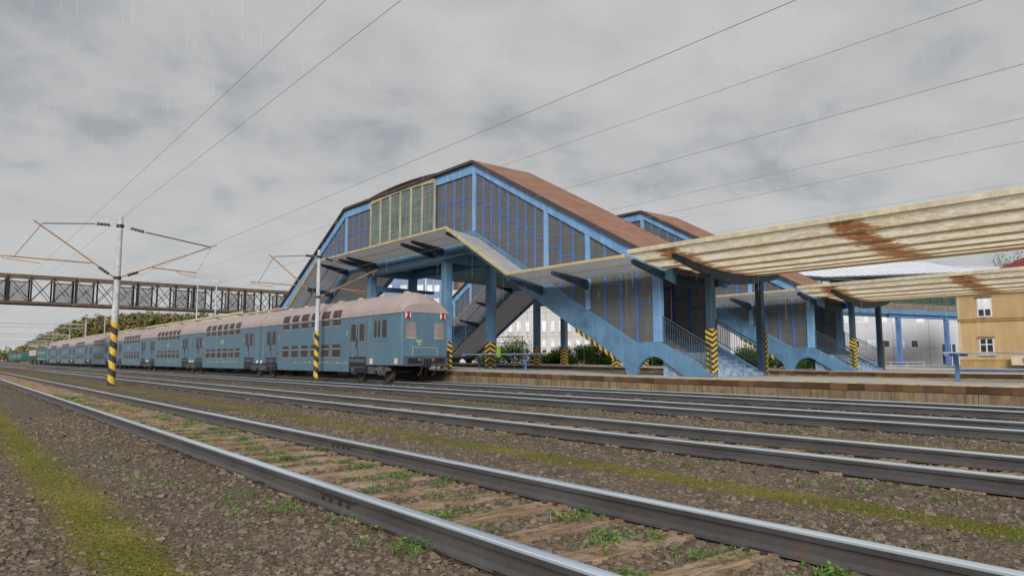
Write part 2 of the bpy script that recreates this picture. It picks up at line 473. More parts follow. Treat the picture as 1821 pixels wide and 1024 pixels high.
def mk_stone():
    m = N('loose_stone'); g = m.n('ShaderNodeNewGeometry'); r = g.outputs['Random Per Island']
    col = m.mix(r, (.08, .064, .05), (.275, .228, .178))
    r2 = m.n('ShaderNodeTexWhiteNoise', noise_dimensions='1D'); m.l(r, r2.inputs['W'])
    col = m.mix(m.math('MULTIPLY', r2.outputs[0], .55), col, (.20, .135, .085))
    n = m.noise(m.pos(), 40, 3)
    col = m.mix(m.ramp(n, .4, .7, 0, .5), col, (.05, .04, .03))
    return m.fin(col, .9, 0, .25)
M['stone'] = mk_stone()
def mk_leaf(name, stops, spec=.2):
    m = N(name); g = m.n('ShaderNodeNewGeometry'); r = g.outputs['Random Per Island']
    cr = m.n('ShaderNodeValToRGB'); m.l(r, cr.inputs[0]); e = cr.color_ramp
    for i, (ps, c) in enumerate(stops):
        el = e.elements[i] if i < 2 else e.elements.new(ps)
        el.position = ps; el.color = c + (1,)
    n = m.noise(m.pos(), .9, 3)
    return m.fin(m.mix(m.ramp(n, .35, .65, 0, .5), cr.outputs[0], stops[0][1]), .7, 0, spec)
M['grass'] = mk_leaf('weed_green', ((0., (.06, .13, .02)), (1., (.20, .31, .08)), (.5, (.10, .21, .035))))
M['shrub'] = mk_leaf('shrub_green', ((0., (.10, .20, .04)), (1., (.42, .56, .15)), (.55, (.19, .36, .08))))
M['autumn'] = mk_leaf('autumn_brown', ((0., (.07, .04, .02)), (1., (.22, .12, .06)), (.5, (.12, .07, .035))))
M['wood'] = mk_leaf('mixed_autumn_wood', ((0., (.09, .17, .05)), (1., (.52, .22, .13)), (.45, (.15, .25, .08)), (.62, (.38, .21, .11))))
M['hill'] = paint('hill_green_brown', (.06, .07, .035), .9, var=.4, sc=.05, streak=0)

def text_mesh(body, size, depth=.004):
    cu = bpy.data.curves.new('lettering', 'FONT'); cu.body = body; cu.size = size
    cu.align_x = 'CENTER'; cu.align_y = 'CENTER'; cu.extrude = depth / 2
    o = bpy.data.objects.new('lettering', cu); COL.objects.link(o)
    dg = bpy.context.evaluated_depsgraph_get()
    me = bpy.data.meshes.new_from_object(o.evaluated_get(dg))
    bpy.data.objects.remove(o); bpy.data.curves.remove(cu)
    return me

# ------------------------------------------------------------------ the setting
b = MB()
b.face([(-1500, -1500, 0), (1500, -1500, 0), (1500, 1500, 0), (-1500, 1500, 0)])
tag(b.build('ground', M['ground']), 'brown ballast ground with olive moss strips between the tracks', None, None, 'structure')

def pz(y):                                   # the platforms rise gently away from the camera
    return .54 if y < 14 else .54 + .007 * (min(y, 60) - 14)

def platform(name, x0, x1, ys, label):
    lipd = .17
    root = thing(name, label, 'platform', ((x0 + x1) / 2, 20, 0)); root['kind'] = 'structure'
    b = MB(); w = MB(); l = MB(); k = MB()
    for y0, y1 in zip(ys[:-1], ys[1:]):
        za, zb = pz(y0), pz(y1)
        b.face([(x0 + .30, y0, za), (x1 - .30, y0, za), (x1 - .30, y1, zb), (x0 + .30, y1, zb)])
        for xa, xb, xw in ((x0, x0 + .30, x0 + .07), (x1 - .30, x1, x1 - .07)):
            l.hexa([(xa, y0, za - lipd), (xb, y0, za - lipd), (xb, y1, zb - lipd), (xa, y1, zb - lipd), (xa, y0, za + .004), (xb, y0, za + .004), (xb, y1, zb + .004), (xa, y1, zb + .004)])
            w.hexa([(xw - .06, y0, -.2), (xw + .06, y0, -.2), (xw + .06, y1, -.2), (xw - .06, y1, -.2), (xw - .06, y0, za - lipd - .002), (xw + .06, y0, za - lipd - .002), (xw + .06, y1, zb - lipd - .002), (xw - .06, y1, zb - lipd - .002)])
    y = ys[0] + .3
    while y < 75:
        for xc in (x0 + .48, x1 - .48):
            z0, z1 = pz(y) + .009, pz(y + .36) + .009
            k.face([(xc - .30, y, z0), (xc + .30, y, z0), (xc + .30, y + .34, z1), (xc - .30, y + .34, z1)])
        y += .72
    b.build('paving', M['platform'], root, fix=False)
    w.build('edge_wall', M['wall'], root); l.build('kerb', M['lip'], root, bevel=.015)
    k.build('edge_marking', paint('worn_yellow_line', (.78, .70, .20), .7, var=.25, sc=6), root, fix=False)
    return root
ys = [-40, -15, 0, 14] + [14 + 4 * i for i in range(1, 12)] + [60, 110, 250]
platform('platform', 18.4, 26.0, ys, 'nearest grey island platform with yellow dashed edges over a tan wall')
platform('platform', 34.9, 43.4, ys, 'second grey island platform behind the nearest one')
b = MB()
b.box(53.5, 140, -70, 110, -.3, .50, 0)
tag(b.build('pavement', M['platform'], bevel=.02), 'grey station forecourt paving beyond the platforms', None, None, 'structure')

# ------------------------------------------------------------------ railway tracks
def rail_profile(mb, x, y0, y1, z):
    # (x, z) outline from the foot up: foot, web, head ; head top gets the polished material
    body = [(-.060, 0), (.060, 0), (.056, .02), (.040, .045), (.036, .088), (.020, .094), (.020, .104), (.034, .110), (.0345, .142), (-.0345, .142), (-.034, .110), (-.020, .104), (-.020, .094), (-.036, .088), (-.040, .045), (-.056, .02)]
    body = [(x + a * 1.15, z + c) for a, c in body]
    n = len(body); bq = len(mb.v)
    mb.v += [(a, y0, c) for a, c in body] + [(a, y1, c) for a, c in body]
    for i in range(n):
        j = (i + 1) % n
        if i == 8: continue
        low = i not in (6, 7, 9, 10)
        mb.f.append((bq + i, bq + j, bq + n + j, bq + n + i)); mb.m.append(0 if low else 2); mb.uv.append(None)
    cap = [(-.0391, .142), (.0391, .142), (.0390, .155), (.034, .1610), (.0, .1625), (-.034, .1610), (-.0390, .155)]
    cap = [(x + a, z + c) for a, c in cap]; n2 = len(cap); bq = len(mb.v)
    mb.v += [(a, y0, c) for a, c in cap] + [(a, y1, c) for a, c in cap]
    for i in range(1, n2):
        j = (i + 1) % n2
        mb.f.append((bq + i, bq + j, bq + n2 + j, bq + n2 + i)); mb.m.append(1); mb.uv.append(None)

tlabels = ['nearest railway track, timber sleepers and green weeds between shiny rails',
           'second railway track, bare brown sleepers, past the first moss strip',
           'third railway track, dark rails, between the moss strip and the striped slim mast',
           'railway track carrying the blue double-deck train along the nearest platform',
           'railway track along the back of the nearest platform, mostly hidden',
           'railway track along the front of the second platform, mostly hidden']
for ti, xc in enumerate(TRK):
    t = thing('railway_track', tlabels[ti], 'railway track', (xc, 0, 0), 'parallel station tracks')
    for sx in (-.75, .75):
        rb = MB(); rail_profile(rb, xc + sx, -40, 420, .017)
        rb.build('rail', [M['railsteel'], M['railhead'], M['railflank']], t)
    if ti < 3:
        fp = []
        for sx, yj in (((-.75, 5.05), (.75, 8.1)) if ti == 0 else ((-.75, 13.), (.75, 17.5)) if ti == 1 else ((-.75, 21.), (.75, 14.))):
            q = MB()
            for s2 in (-1, 1):
                q.box(xc + sx + s2 * .030 - .012, xc + sx + s2 * .030 + .012, yj - .3, yj + .3, .055, .125)
                for dy in (-.22, -.08, .08, .22): q.tube((xc + sx + s2 * .03, yj + dy, .09), (xc + sx + s2 * .062, yj + dy, .09), .016, n=6)
            q.build('fishplate', M['clip'], t)
    rest = MB(); count = 0; y = -3.2 + R.random() * .3
    limit = 70 if ti == 0 else 50 if ti == 1 else 0
    y0 = {0: 1.0, 1: 5.0}.get(ti, 0)
    while y < 200:
        one = y >= y0 and count < limit
        mb = MB() if one else rest
        w = .125 + R.uniform(-.012, .012); z = .022 + R.uniform(-.008, .010); a = R.uniform(-.012, .012); e0 = -.80 + R.uniform(-.05, .03); e1 = .80 + R.uniform(-.03, .05)
        n = 7; ring = []
        for i in range(n + 1):
            xx = xc + e0 + (e1 - e0) * i / n; yy = y + a * (xx - xc); wa = w + R.uniform(-.012, .012); wb = w + R.uniform(-.012, .012)
            ring.append([(xx, yy - wa, -.1), (xx, yy + wb, -.1), (xx, yy + wb, z + R.uniform(-.006, .004)), (xx, yy - wa, z + R.uniform(-.006, .004))])
        for i in range(n):
            p, q = ring[i], ring[i + 1]
            for k in range(4):
                mb.face([p[k], p[(k + 1) % 4], q[(k + 1) % 4], q[k]])
        mb.face(ring[0]); mb.face(ring[-1][::-1])
        for sx in (-.75, .75):                      # base plates and screws
            mb.box(xc + sx - .075, xc + sx + .075, y - .08, y + .08, z - .01, z + .008, 1)
            if y < 40:
                for s2, dy in ((-.13, -.06), (-.14, .05), (.13, -.05), (.14, .06)):
                    if abs(sx + s2) < .75: mb.tube((xc + sx + s2, y + dy, z - .01), (xc + sx + s2, y + dy, z + .011), .022, n=7, mi=1)
        if one:
            count += 1
            mb.build('sleeper', [M['sleeper'], M['clip']], t)
        y += .6
    o = rest.build('sleeper', [M['sleeper'], M['clip']], t)
    if limit: o['kind'] = 'stuff'

# ------------------------------------------------------------------ loose stones and weeds (stuff)
def stones():
    V = []; F = []
    base = [(-1, -1, -.6), (1, -1, -.6), (1, 1, -.6), (-1, 1, -.6), (-.7, -.8, .55), (.75, -.7, .6), (.8, .7, .5), (-.75, .8, .62)]
    faces = ((0, 1, 5, 4), (1, 2, 6, 5), (2, 3, 7, 6), (3, 0, 4, 7), (4, 5, 6, 7))
    rails = [c + s for c in TRK[:3] for s in (-.75, .75)]
    def put(x, y, r):
        a = R.uniform(0, 6.28); ca, sa = math.cos(a), math.sin(a); sx = r * R.uniform(.7, 1.4); sy = r * R.uniform(.5, 1.0); sz = r * R.uniform(.35, .75)
        tx, ty = R.uniform(-.35, .35), R.uniform(-.35, .35); b = len(V); z0 = sz * R.uniform(-.1, .45)
        for (bx, by, bz) in base:
            px = bx * sx * R.uniform(.6, 1.1); py = by * sy * R.uniform(.6, 1.1); q = bz * sz * R.uniform(.75, 1.15)
            V.append((x + px * ca - py * sa, y + px * sa + py * ca, max(-.02, z0 + q + tx * px + ty * py)))
        for f in faces: F.append(tuple(b + i for i in f))
    th = rad(39.32)
    N_ = 0
    while N_ < 52000:
        d = 1.9 + 15 * R.random() ** 1.45; an = th + R.uniform(-.72, .72) if R.random() < .9 else th + R.uniform(-.9, .9)
        x, y = d * math.sin(an), d * math.cos(an)
        if min(abs(x - q) for q in rails) < .085: continue
        g = math.exp(-((x - .93) / .27) ** 2) + math.exp(-((x - 5.68) / .28) ** 2) + math.exp(-((x - 10.25) / .25) ** 2)
        if R.random() < g * 1.05: continue
        N_ += 1
        inner = any(abs(x - c) < .7 for c in TRK[:3])
        r = R.choice((.006, .009, .012, .016)) * R.uniform(.8, 1.25)
        if R.random() < .12: r = R.uniform(.018, .032)
        if inner and R.random() < .55: r = R.uniform(.014, .026)
        if inner:
            ph = ((y + 3.2) / .6) % 1
        put(x, y, r * (1 + d * .035))
    for _ in range(15000):                     # coarser scatter further out
        d = 11 + 26 * R.random() ** 1.2; an = th + R.uniform(-.70, .70); x, y = d * math.sin(an), d * math.cos(an)
        if x < -14 or x > 17.6 or min(abs(x - q - s_) for q in TRK[:4] for s_ in (-.75, .75)) < .12: continue
        g = sum(math.exp(-((x - q) / .25) ** 2) for q in (.93, 5.68, 10.25, 14.85))
        if R.random() < g * .9: continue
        put(x, y, R.choice((.016, .022, .03)) * R.uniform(.8, 1.3))
    me = bpy.data.meshes.new('gravel'); me.from_pydata(V, [], F); me.materials.append(M['stone']); me.update()
    o = bpy.data.objects.new('gravel', me); COL.objects.link(o)
    tag(o, 'loose brown and grey ballast stones lying between the nearer rails', 'gravel', None, 'stuff')
stones()

def weeds():
    V = []; F = []
    def blade(x, y, z, h, w, a, lean):
        dx, dy = math.cos(a), math.sin(a); b = len(V)
        m = (x + dx * lean * .45, y + dy * lean * .45, z + h * .65); tip = (x + dx * lean, y + dy * lean, z + h)
        V.extend([(x - dy * w * .5, y + dx * w * .5, z), (x + dy * w * .5, y - dx * w * .5, z), (m[0] + dy * w * .5, m[1] - dx * w * .5, m[2]), (m[0] - dy * w * .5, m[1] + dx * w * .5, m[2]), tip])
        F.extend([(b, b + 1, b + 2, b + 3), (b + 3, b + 2, b + 4)])
    def leaf(x, y, z, s, a, t):
        ca, sa = math.cos(a), math.sin(a); b = len(V)
        pts = [(0, 0, 0), (s * .5, s * .28, s * t * .6), (s, 0, s * t), (s * .5, -s * .28, s * t * .6)]
        for px, py, q in pts: V.append((x + px * ca - py * sa, y + px * sa + py * ca, z + q))
        F.append((b, b + 1, b + 2, b + 3))
    def tuft(x, y, r, n, h):
        for _ in range(n):
            k = r * math.sqrt(R.random()); a = R.uniform(0, 6.28); px, py = x + k * math.cos(a), y + k * math.sin(a)
            if R.random() < .6: leaf(px, py, .03 + R.random() * h * .6, h * R.uniform(.4, .9), R.uniform(0, 6.28), R.uniform(-.1, .6))
            else: blade(px, py, .01, h * R.uniform(.6, 1.2), h * .12, R.uniform(0, 6.28), h * R.uniform(.2, .9))
    # between the sleepers of the nearest track
    y = -3.2 + .3
    while y < 26:
        for _ in range(5 if y < 14 else 4):
            if R.random() < .85:
                x = 3.2 + R.uniform(-.62, .55); 
                for q in range(R.choice((1, 2, 3))): tuft(x + R.uniform(-.12, .12), y + R.uniform(-.13, .13), R.uniform(.07, .16), R.randint(26, 56), R.uniform(.03, .06))
        y += .6
    y = -2.9
    while y < 26:
        if R.random() < .6: tuft(7.9 + R.uniform(-.55, .55), y, .14, 24, .05)
        y += .6
    # scattered patches on the open ballast (measured spots first)
    for x, y, r in ((1.9, 6.72, .16), (1.95, 6.3, .12), (2.0, 5.6, .13), (2.12, 5.3, .1), (2.25, 4.5, .12), (2.33, 4.0, .1), (2.35, 3.8, .07), (1.92, 11.9, .22), (1.9, 9.3, .15),
                    (6.35, 9.6, .22), (6.5, 8.1, .14), (6.5, 5.1, .18), (6.35, 4.75, .14), (6.45, 3.2, .16), (6.4, 2.7, .14), (6.5, 2.2, .16), (9.3, 9.6, .15), (11.0, 10.5, .2), (11.0, 6.1, .2), (11.2, 3.8, .25)):
        for _ in range(5): tuft(x + R.gauss(0, r), y + R.gauss(0, r * 1.5), R.uniform(.05, .11), R.randint(16, 34), R.uniform(.025, .05))
    for _ in range(150):
        x = R.choice((1.55, 1.8, 5.1, 6.3, 6.5, 9.4, 11.0, 1.3)) + R.gauss(0, .22); y = R.uniform(.5, 28)
        if min(abs(x - c - s) for c in TRK[:3] for s in (-.75, .75)) < .14: continue
        tuft(x, y, R.uniform(.05, .16), R.randint(8, 22), R.uniform(.02, .045))
    # mossy fuzz along the strips
    for xc in (.93, 5.68):
        for _ in range(2600):
            y = 1.2 + 15 * R.random() ** 1.6; x = xc + R.gauss(0, .15)
            blade(x, y, 0, R.uniform(.006, .018), .006, R.uniform(0, 6.28), R.uniform(0, .014))
    me = bpy.data.meshes.new('weeds'); me.from_pydata(V, [], F); me.materials.append(M['grass']); me.update()
    o = bpy.data.objects.new('weeds', me); COL.objects.link(o)
    tag(o, 'low green weeds growing between the sleepers and on the ballast', 'weeds', None, 'stuff')
weeds()

# ------------------------------------------------------------------ covered stair of the footbridge
XF, XB = 21.2, 24.8
YC = 36.55
def zt(y):                                   # top of the stringer = foot of the glazing
    y = min(y, 2 * YC - y)
    return 7.98 if y >= 29.27 else max(1.84, 1.84 + .5535 * (y - 18.18))
def ze(y):                                   # top of the eave beam
    y = min(y, 2 * YC - y)
    return 11.5 if y >= 29.0 else 11.5 - .54 * (29.0 - y)
def mir(poly): return [(2 * YC - y, z) for y, z in reversed(poly)]

def half_profile():
    foot = [(19.18, 1.19), (18.92, 1.02), (18.76, .80), (18.69, .55), (18.20, .55), (18.13, .78), (17.93, 1.04), (17.64, 1.21), (17.31, 1.28), (17.01, 1.21), (16.70, 1.02), (15.92, .55)]
    return [(YC, 7.98), (29.27, 7.98), (18.18, 1.84), (17.0, 1.84), (14.72, .64), (14.72, .55)] + foot[::-1] + [(24.25, 3.98), (29.75, 7.02), (YC, 7.02)]

def stair(origin, label):
    t = thing('covered_stair', label, 'covered stair', origin, 'covered footbridge stairs on the platforms')
    prof = half_profile()
    for xa, xb in ((XF, XF + .2), (XB - .2, XB)):
        for mirror in (0, 1):
            b = MB(); p = prof
            if mirror: p = mir(prof)
            b.prismX(p, xa, xb, 0); b.build('stringer', M['blue'], t, bevel=.02)
    # hazard stripe under the stringers near the foot
    for mirror in (0, 1):
        for xa in (XF - .004, XB - .204):
            b = MB(); a = [(21.55, 2.36), (19.30, 1.12)]
            n = 8
            for i in range(n):
                y0 = a[0][0] + (a[1][0] - a[0][0]) * i / n; y1 = a[0][0] + (a[1][0] - a[0][0]) * (i + 1) / n
                z0 = a[0][1] + (a[1][1] - a[0][1]) * i / n; z1 = a[0][1] + (a[1][1] - a[0][1]) * (i + 1) / n
                if mirror: y0, y1 = 2 * YC - y0, 2 * YC - y1
                L = math.hypot(2.25, 1.24)
                b.face([(xa, y0, z0 + .02), (xa, y1, z1 + .02), (xa, y1, z1 + .20), (xa, y0, z0 + .20)], 0, ((0, L * i / n), (0, L * (i + 1) / n), (.5, L * (i + 1) / n), (.5, L * i / n)))
                b.face([(xa + .21, y0, z0 + .02), (xa + .21, y1, z1 + .02), (xa, y1, z1 + .02), (xa, y0, z0 + .02)], 0, ((0, L * i / n), (0, L * (i + 1) / n), (.5, L * (i + 1) / n), (.5, L * i / n)))
            b.build('warning_stripe', M['slopestripe'], t)
    # slabs: soffit (pale) + flights of steps
    for mirror in (0, 1):
        sl_ = [(29.9, 7.3), (29.9, 7.55), (29.3, 7.55), (18.3, 1.45), (17.0, 1.45), (17.0, 1.26), (18.3, 1.26), (19.3, 1.45)]
        b = MB(); b.prismX(mir(sl_) if mirror else sl_, XF + .2, XB - .2, 0); b.build('stair_slab', M['soffit'], t)
        b = MB(); n = 34
        for i in range(n):
            y0 = 18.3 + (29.3 - 18.3) * i / n; y1 = 18.3 + (29.3 - 18.3) * (i + 1) / n; z = 1.45 + 6.1 * i / n
            if mirror: y0, y1 = 2 * YC - y1, 2 * YC - y0
            b.box(XF + .2, XB - .2, y0, y1, z - .05, z + 6.1 / n)
        b.build('steps', M['concrete'], t)
        b = MB(); n = 6
        for i in range(n):
            y0 = 14.75 + (17.0 - 14.75) * i / n; z = .55 + (1.45 - .55) * (i + 1) / n; y1 = 17.0
            if mirror: ya, yb = 2 * YC - y1, 2 * YC - y0
            else: ya, yb = y0, y1
            b.box(XF + .2, XB - .2, ya, yb, z - .15, z)
        b.build('steps', paint('stair_steel_blue', (.22, .34, .50), .3, var=.3, sc=5, dirt=((.60, .63, .68), .38, 4)) if not mirror and 'stair_steel_blue' not in bpy.data.materials else bpy.data.materials['stair_steel_blue'], t)  # pale patches are white highlights painted onto the treads
    b = MB(); b.box(XF + .2, XB - .2, 29.3, 2 * YC - 29.3, 7.2, 7.55, 0); b.build('floor_slab', M['tealsoffit'], t)
    # eave beams and roof
    for xa, xb in ((XF - .02, XF + .2), (XB - .2, XB + .02)):
        ev = [(y, ze(y)) for y in (16.3, 29.0, YC)] + [(y, ze(y) - dz) for y, dz in ((YC, .50), (28.9, .50), (16.3, .62))]
        for mirror in (0, 1):
            b = MB(); b.prismX(mir(ev) if mirror else ev, xa, xb); b.build('eave_beam', M['lightblue'], t, bevel=.015)
    for y0, y1 in ((15.9, 29.0), (29.0, 2 * YC - 29.0), (2 * YC - 29.0, 2 * YC - 15.9)):
        b = MB(); th = .07
        za, zb = ze(y0) + .05, ze(y1) + .05
        b.hexa([(XF - .18, y0, za), (XB + .18, y0, za), (XB + .18, y1, zb), (XF - .18, y1, zb), (XF - .18, y0, za + th), (XB + .18, y0, za + th), (XB + .18, y1, zb + th), (XF - .18, y1, zb + th)])
        f = MB()
        for xa, xb in ((XF - .20, XF - .14), (XB + .14, XB + .20)):
            f.hexa([(xa, y0, za - .07), (xb, y0, za - .07), (xb, y1, zb - .07), (xa, y1, zb - .07), (xa, y0, za + th + .01), (xb, y0, za + th + .01), (xb, y1, zb + th + .01), (xa, y1, zb + th + .01)])
        ro = b.build('roof', M['tiles'], t); f.build('fascia', M['fascia'], ro)
    b = MB(); b.box(XF, XB, 15.95, 16.1, ze(16.0) - .15, ze(16.0) + .02); b.build('fascia', M['fascia'], t)
    # main posts
    ymain = [17.1, 20.8, 23.45, 29.08]
    posts = ymain + [2 * YC - y for y in ymain]
    for xa, xb in ((XF - .015, XF + .19), (XB - .19, XB + .015)):
        for y in posts:
            w_ = .13 if abs(y - 17.1) > .1 and abs(y - (2 * YC - 17.1)) > .1 else .2
            b = MB(); b.box(xa, xb, y - w_, y + w_, zt(y) - .02, ze(y) - .42); b.build('post', M['lightblue'], t, bevel=.015)
    # glazing bays
    def bay(y0, y1, nb, side):
        xg = XF + .09 if side == 0 else XB - .09
        g = MB(); k = MB(); yy = [y0 + (y1 - y0) * i / nb for i in range(nb + 1)]
        for a, c in zip(yy[:-1], yy[1:]):
            xs = [a, c]
            for brk in (18.18, 29.27):
                for bb in (brk, 2 * YC - brk):
                    if a < bb < c: xs.insert(1, bb)
            for p, q in zip(xs[:-1], xs[1:]):
                g.hexa([(xg - .012, p, zt(p)), (xg + .012, p, zt(p)), (xg + .012, q, zt(q)), (xg - .012, q, zt(q)), (xg - .012, p, ze(p) - .45), (xg + .012, p, ze(p) - .45), (xg + .012, q, ze(q) - .45), (xg - .012, q, ze(q) - .45)])
            ym = (a + c) / 2; zm = zt(ym) + (1.75 if zt(ym) > 1.9 else 1.5)
            sgn = -1 if side == 0 else 1
            k.box(xg - .035, xg + .035, a + .02, c - .02, zm - .035, zm + .035)
        for y in yy[1:-1]:
            k.box(xg - .045, xg + .045, y - .055, y + .055, zt(y) - .02, ze(y) - .44)
        go = g.build('glazing', M['pane'], t); k.build('mullions', M['mullion'], go, bevel=.006)
    for side in (0, 1):
        for y0, y1, nb in ((17.3, 20.67, 4), (20.93, 23.32, 3), (23.58, 28.95, 8), (29.21, 32.66, 4)):
            bay(y0, y1, nb, side)
            bay(2 * YC - y1, 2 * YC - y0, nb, side)
    for y in (32.70, 2 * YC - 32.70):
        b = MB(); b.box(XF - .01, XF + .16, y - .05, y + .05, 7.96, 11.0); b.box(XB - .16, XB + .01, y - .05, y + .05, 7.96, 11.0); b.build('post', M['darkblue'], t)
    # railings of the lowest flight
    for mirror in (0, 1):
        for xr in (XF + .1, XB - .1):
            b = MB(); my = (lambda y: 2 * YC - y) if mirror else (lambda y: y)
            zl = lambda y: .66 + (1.84 - .62) * (y - 14.75) / (17.0 - 14.75)
            for dz, r in ((.98, .024), (.14, .018), (.86, .014)):
                b.tube((xr, my(14.8), zl(14.8) + dz), (xr, my(16.9), zl(16.9) + dz), r, n=6)
            for i in range(20):
                y = 14.85 + i * .107
                b.tube((xr, my(y), zl(y) + .14), (xr, my(y), zl(y) + .87), .011, n=5)
            for y in (14.8, 16.85): b.tube((xr, my(y), zl(y) - .05), (xr, my(y), zl(y) + .98), .026, n=6)
            b.build('railing', M['railing'], t)
    # columns below the level deck, with tie beams
    for yc in (31.9, 40.6):
        for xc in (XF + .26, XB - .26):
            zb = pz(yc)
            b = MB(); b.box(xc - .23, xc + .23, yc - .23, yc + .23, zb, 6.55); c = b.build('column', M['blue'], t, bevel=.02)
            b = MB(); b.box(xc - .236, xc + .236, yc - .236, yc + .236, zb + .02, 2.15, 0, 'wrap'); b.build('hazard_band', M['chev_up'], c)
        b = MB(); b.box(XF - .02, XB + .02, yc - .2, yc + .2, 6.55, 7.02); b.build('cross_beam', M['blue'], t, bevel=.02)
    b = MB(); b.beam((XF + .1, 40.6, 5.75), (XB + 1.4, 40.6, 5.75), .3, .36, h2=.2); b.build('tie_beam', M['blue'], t, bevel=.02)
    for xc in (XF + .26, XB - .26):
        b = MB(); b.box(xc - .2, xc + .2, 32.1, 40.4, 6.56, 7.0); b.build('floor_beam', M['blue'], t, bevel=.02)
    # lime litter box hung on the front column
    b = MB(); b.box(XB - .02, XB + .34, 31.72, 32.06, 1.30, 1.85); b.box(XB - .0, XB + .32, 31.75, 32.03, 1.85, 1.92); b.build('litter_box', M['lime'], t, bevel=.03)
    # awning: corrugated strip that follows the stair
    path = [(57.5, 4.86), (48.4, 4.86), (43.75, 7.66), (28.35, 7.66), (23.5, 4.90), (16.75, 4.90)]
    XO, XI = 19.0, 20.95; dzi = -.30
    sheet = MB(); trim = MB(); top = MB()
    for (ya, za), (yb, zb) in zip(path[:-1], path[1:]):
        L = math.hypot(yb - ya, zb - za); n = max(2, int(L / .15)); nrm = Vector((0, -(zb - za), (yb - ya))).normalized()
        if nrm.z < 0: nrm = -nrm
        for i in range(n):
            q = []
            for j in (i, i + 1):
                off = .042 if j % 2 else -.042
                y = ya + (yb - ya) * j / n + nrm.y * off; z = za + (zb - za) * j / n + nrm.z * off
                q.append((y, z))
            sheet.face([(XO, q[0][0], q[0][1]), (XI, q[0][0], q[0][1] + dzi), (XI, q[1][0], q[1][1] + dzi), (XO, q[1][0], q[1][1])])
        for f in (0., .5, 1.):
            x = XO + (XI - XO) * f; dz = dzi * f - .07
            trim.beam((x, ya, za + dz + .035), (x, yb, zb + dz + .035), .14, .022, 0, up=nrm)
        if abs(zb - za) > .5: trim.beam((XO - .03, ya, za), (XO - .03, yb, zb), .05, .16, 0, up=nrm)
        else: trim.beam((XO - .03, ya, za), (XO - .03, yb, zb), .05, .12, 0, up=nrm)
    aw = sheet.build('awning', M['awning'], t, fix=False)
    trim.build('edge_trim', M['trim'], aw)
    for y, z in ((28.55, 7.6), (31.9, 7.62), (33.0, 7.62), (39.6, 7.62), (40.7, 7.62), (43.6, 7.62), (45.9, 6.25), (48.4, 4.82), (53, 4.82)):
        b = MB(); b.beam((XF + .02, y, z + dzi - .26), (XO + .15, y, z - .16), .17, .40, h2=.12); b.build('bracket', M['navy'], aw, bevel=.01)
    for y, z in ((23.7, 4.84), (20.8, 4.86)):
        b = MB(); b.beam((XF + .02, y, z + dzi - .22), (XO + .15, y, z - .16), .17, .40, h2=.12); b.build('bracket', M['darkblue'], aw, bevel=.01)
    return t

M['tealsoffit'] = paint('teal_grey_soffit', (.20, .33, .40), .7)
SHX, SHY = 16.5, 2.5
st1 = stair((23, YC, .54), 'large blue covered stair with brown tiled roof on the nearest platform')
st2 = copy_tree(st1, (23 + SHX, YC + SHY, .54), 'smaller-looking blue covered stair on the second platform, partly behind the nearest one')

# ------------------------------------------------------------------ rusty platform canopies
def cz(x): return 4.40 + .0285 * (x - 23.4) ** 2
def canopy(origin, y0, y1, frames, label, bays=True):
    t = thing('platform_canopy', label, 'canopy', origin, 'rusty corrugated platform canopies')
    b = MB(); x = 19.0; pl = .92; prof = []
    while x < 26.15:
        z = cz(x)
        prof += [(x, z + .15), (x + .03, z + .0), (x + pl - .03, cz(x + pl - .03) + .04), (x + pl - .005, cz(x + pl) + .15)]
        x += pl
    Y = [y0 + (y1 - y0) * i / 6 for i in range(7)]
    for a, c in zip(Y[:-1], Y[1:]):
        for i_, ((xa, za), (xb, zb)) in enumerate(zip(prof[:-1], prof[1:])):
            b.face([(xa, a, za), (xb, a, zb), (xb, c, zb), (xa, c, za)], 0 if i_ % 4 == 1 else 1)
    b.build('roof_sheet', [M['canopy'], M['lapedge']], t, fix=False)
    b = MB(); b.box(18.96, 19.02, y0, y1, cz(19) - .0, cz(19) + .16); b.build('gutter', M['cream'], t, bevel=.01)
    for yf in frames + ((16.75,) if y1 < 20 else ()):
        arm = MB(); n = 14
        for i in range(n):
            xa = 19.45 + (26.1 - 19.45) * i / n; xb = 19.45 + (26.1 - 19.45) * (i + 1) / n
            h = lambda x: .10 + .30 * max(0, 1 - abs(x - 23.0) / 4.2)
            za, zb = cz(xa) - .02, cz(xb) - .02
            arm.hexa([(xa, yf - .09, za - h(xa)), (xb, yf - .09, zb - h(xb)), (xb, yf + .09, zb - h(xb)), (xa, yf + .09, za - h(xa)), (xa, yf - .09, za), (xb, yf - .09, zb), (xb, yf + .09, zb), (xa, yf + .09, za)])
        arm.build('arm', M['darkblue'], t)
        for k, xc in enumerate((21.5, 24.78) if yf != 16.75 else ()):
            z0 = pz(yf)
            b = MB(); b.box(xc - .115, xc + .115, yf - .13, yf + .13, z0, cz(xc) - .25); p = b.build('post', M['darkblue'], t, bevel=.012)
            if k == 0:
                b = MB(); b.box(xc - .135, xc + .135, yf - .150, yf + .150, z0 + .01, z0 + 1.72, 0, 'wrap')
                b.build('hazard_band', M['chev_down'], p)
            else:
                b = MB(); b.box(xc + .118, xc + .24, yf - .15, yf + .10, z0 + .01, z0 + 1.72, 0, 'wrap')
                b.build('hazard_band', M['chev_down'], p)
    return t
c1 = canopy((22, 0, .54), -42, 16.6, (14.9, -0.5, -16), 'rusty cream canopy over the nearest platform at upper right of the photo')
c2 = copy_tree(c1, (22 + SHX, SHY, .54), 'rusty cream canopy over the second platform, seen below the nearer canopy')
c3 = canopy((22, 150, .8), 58, 240, (62, 80, 100, 120, 140, 160, 180, 200, 220, 238), 'far end of the rusty canopy showing beyond the green locomotive')

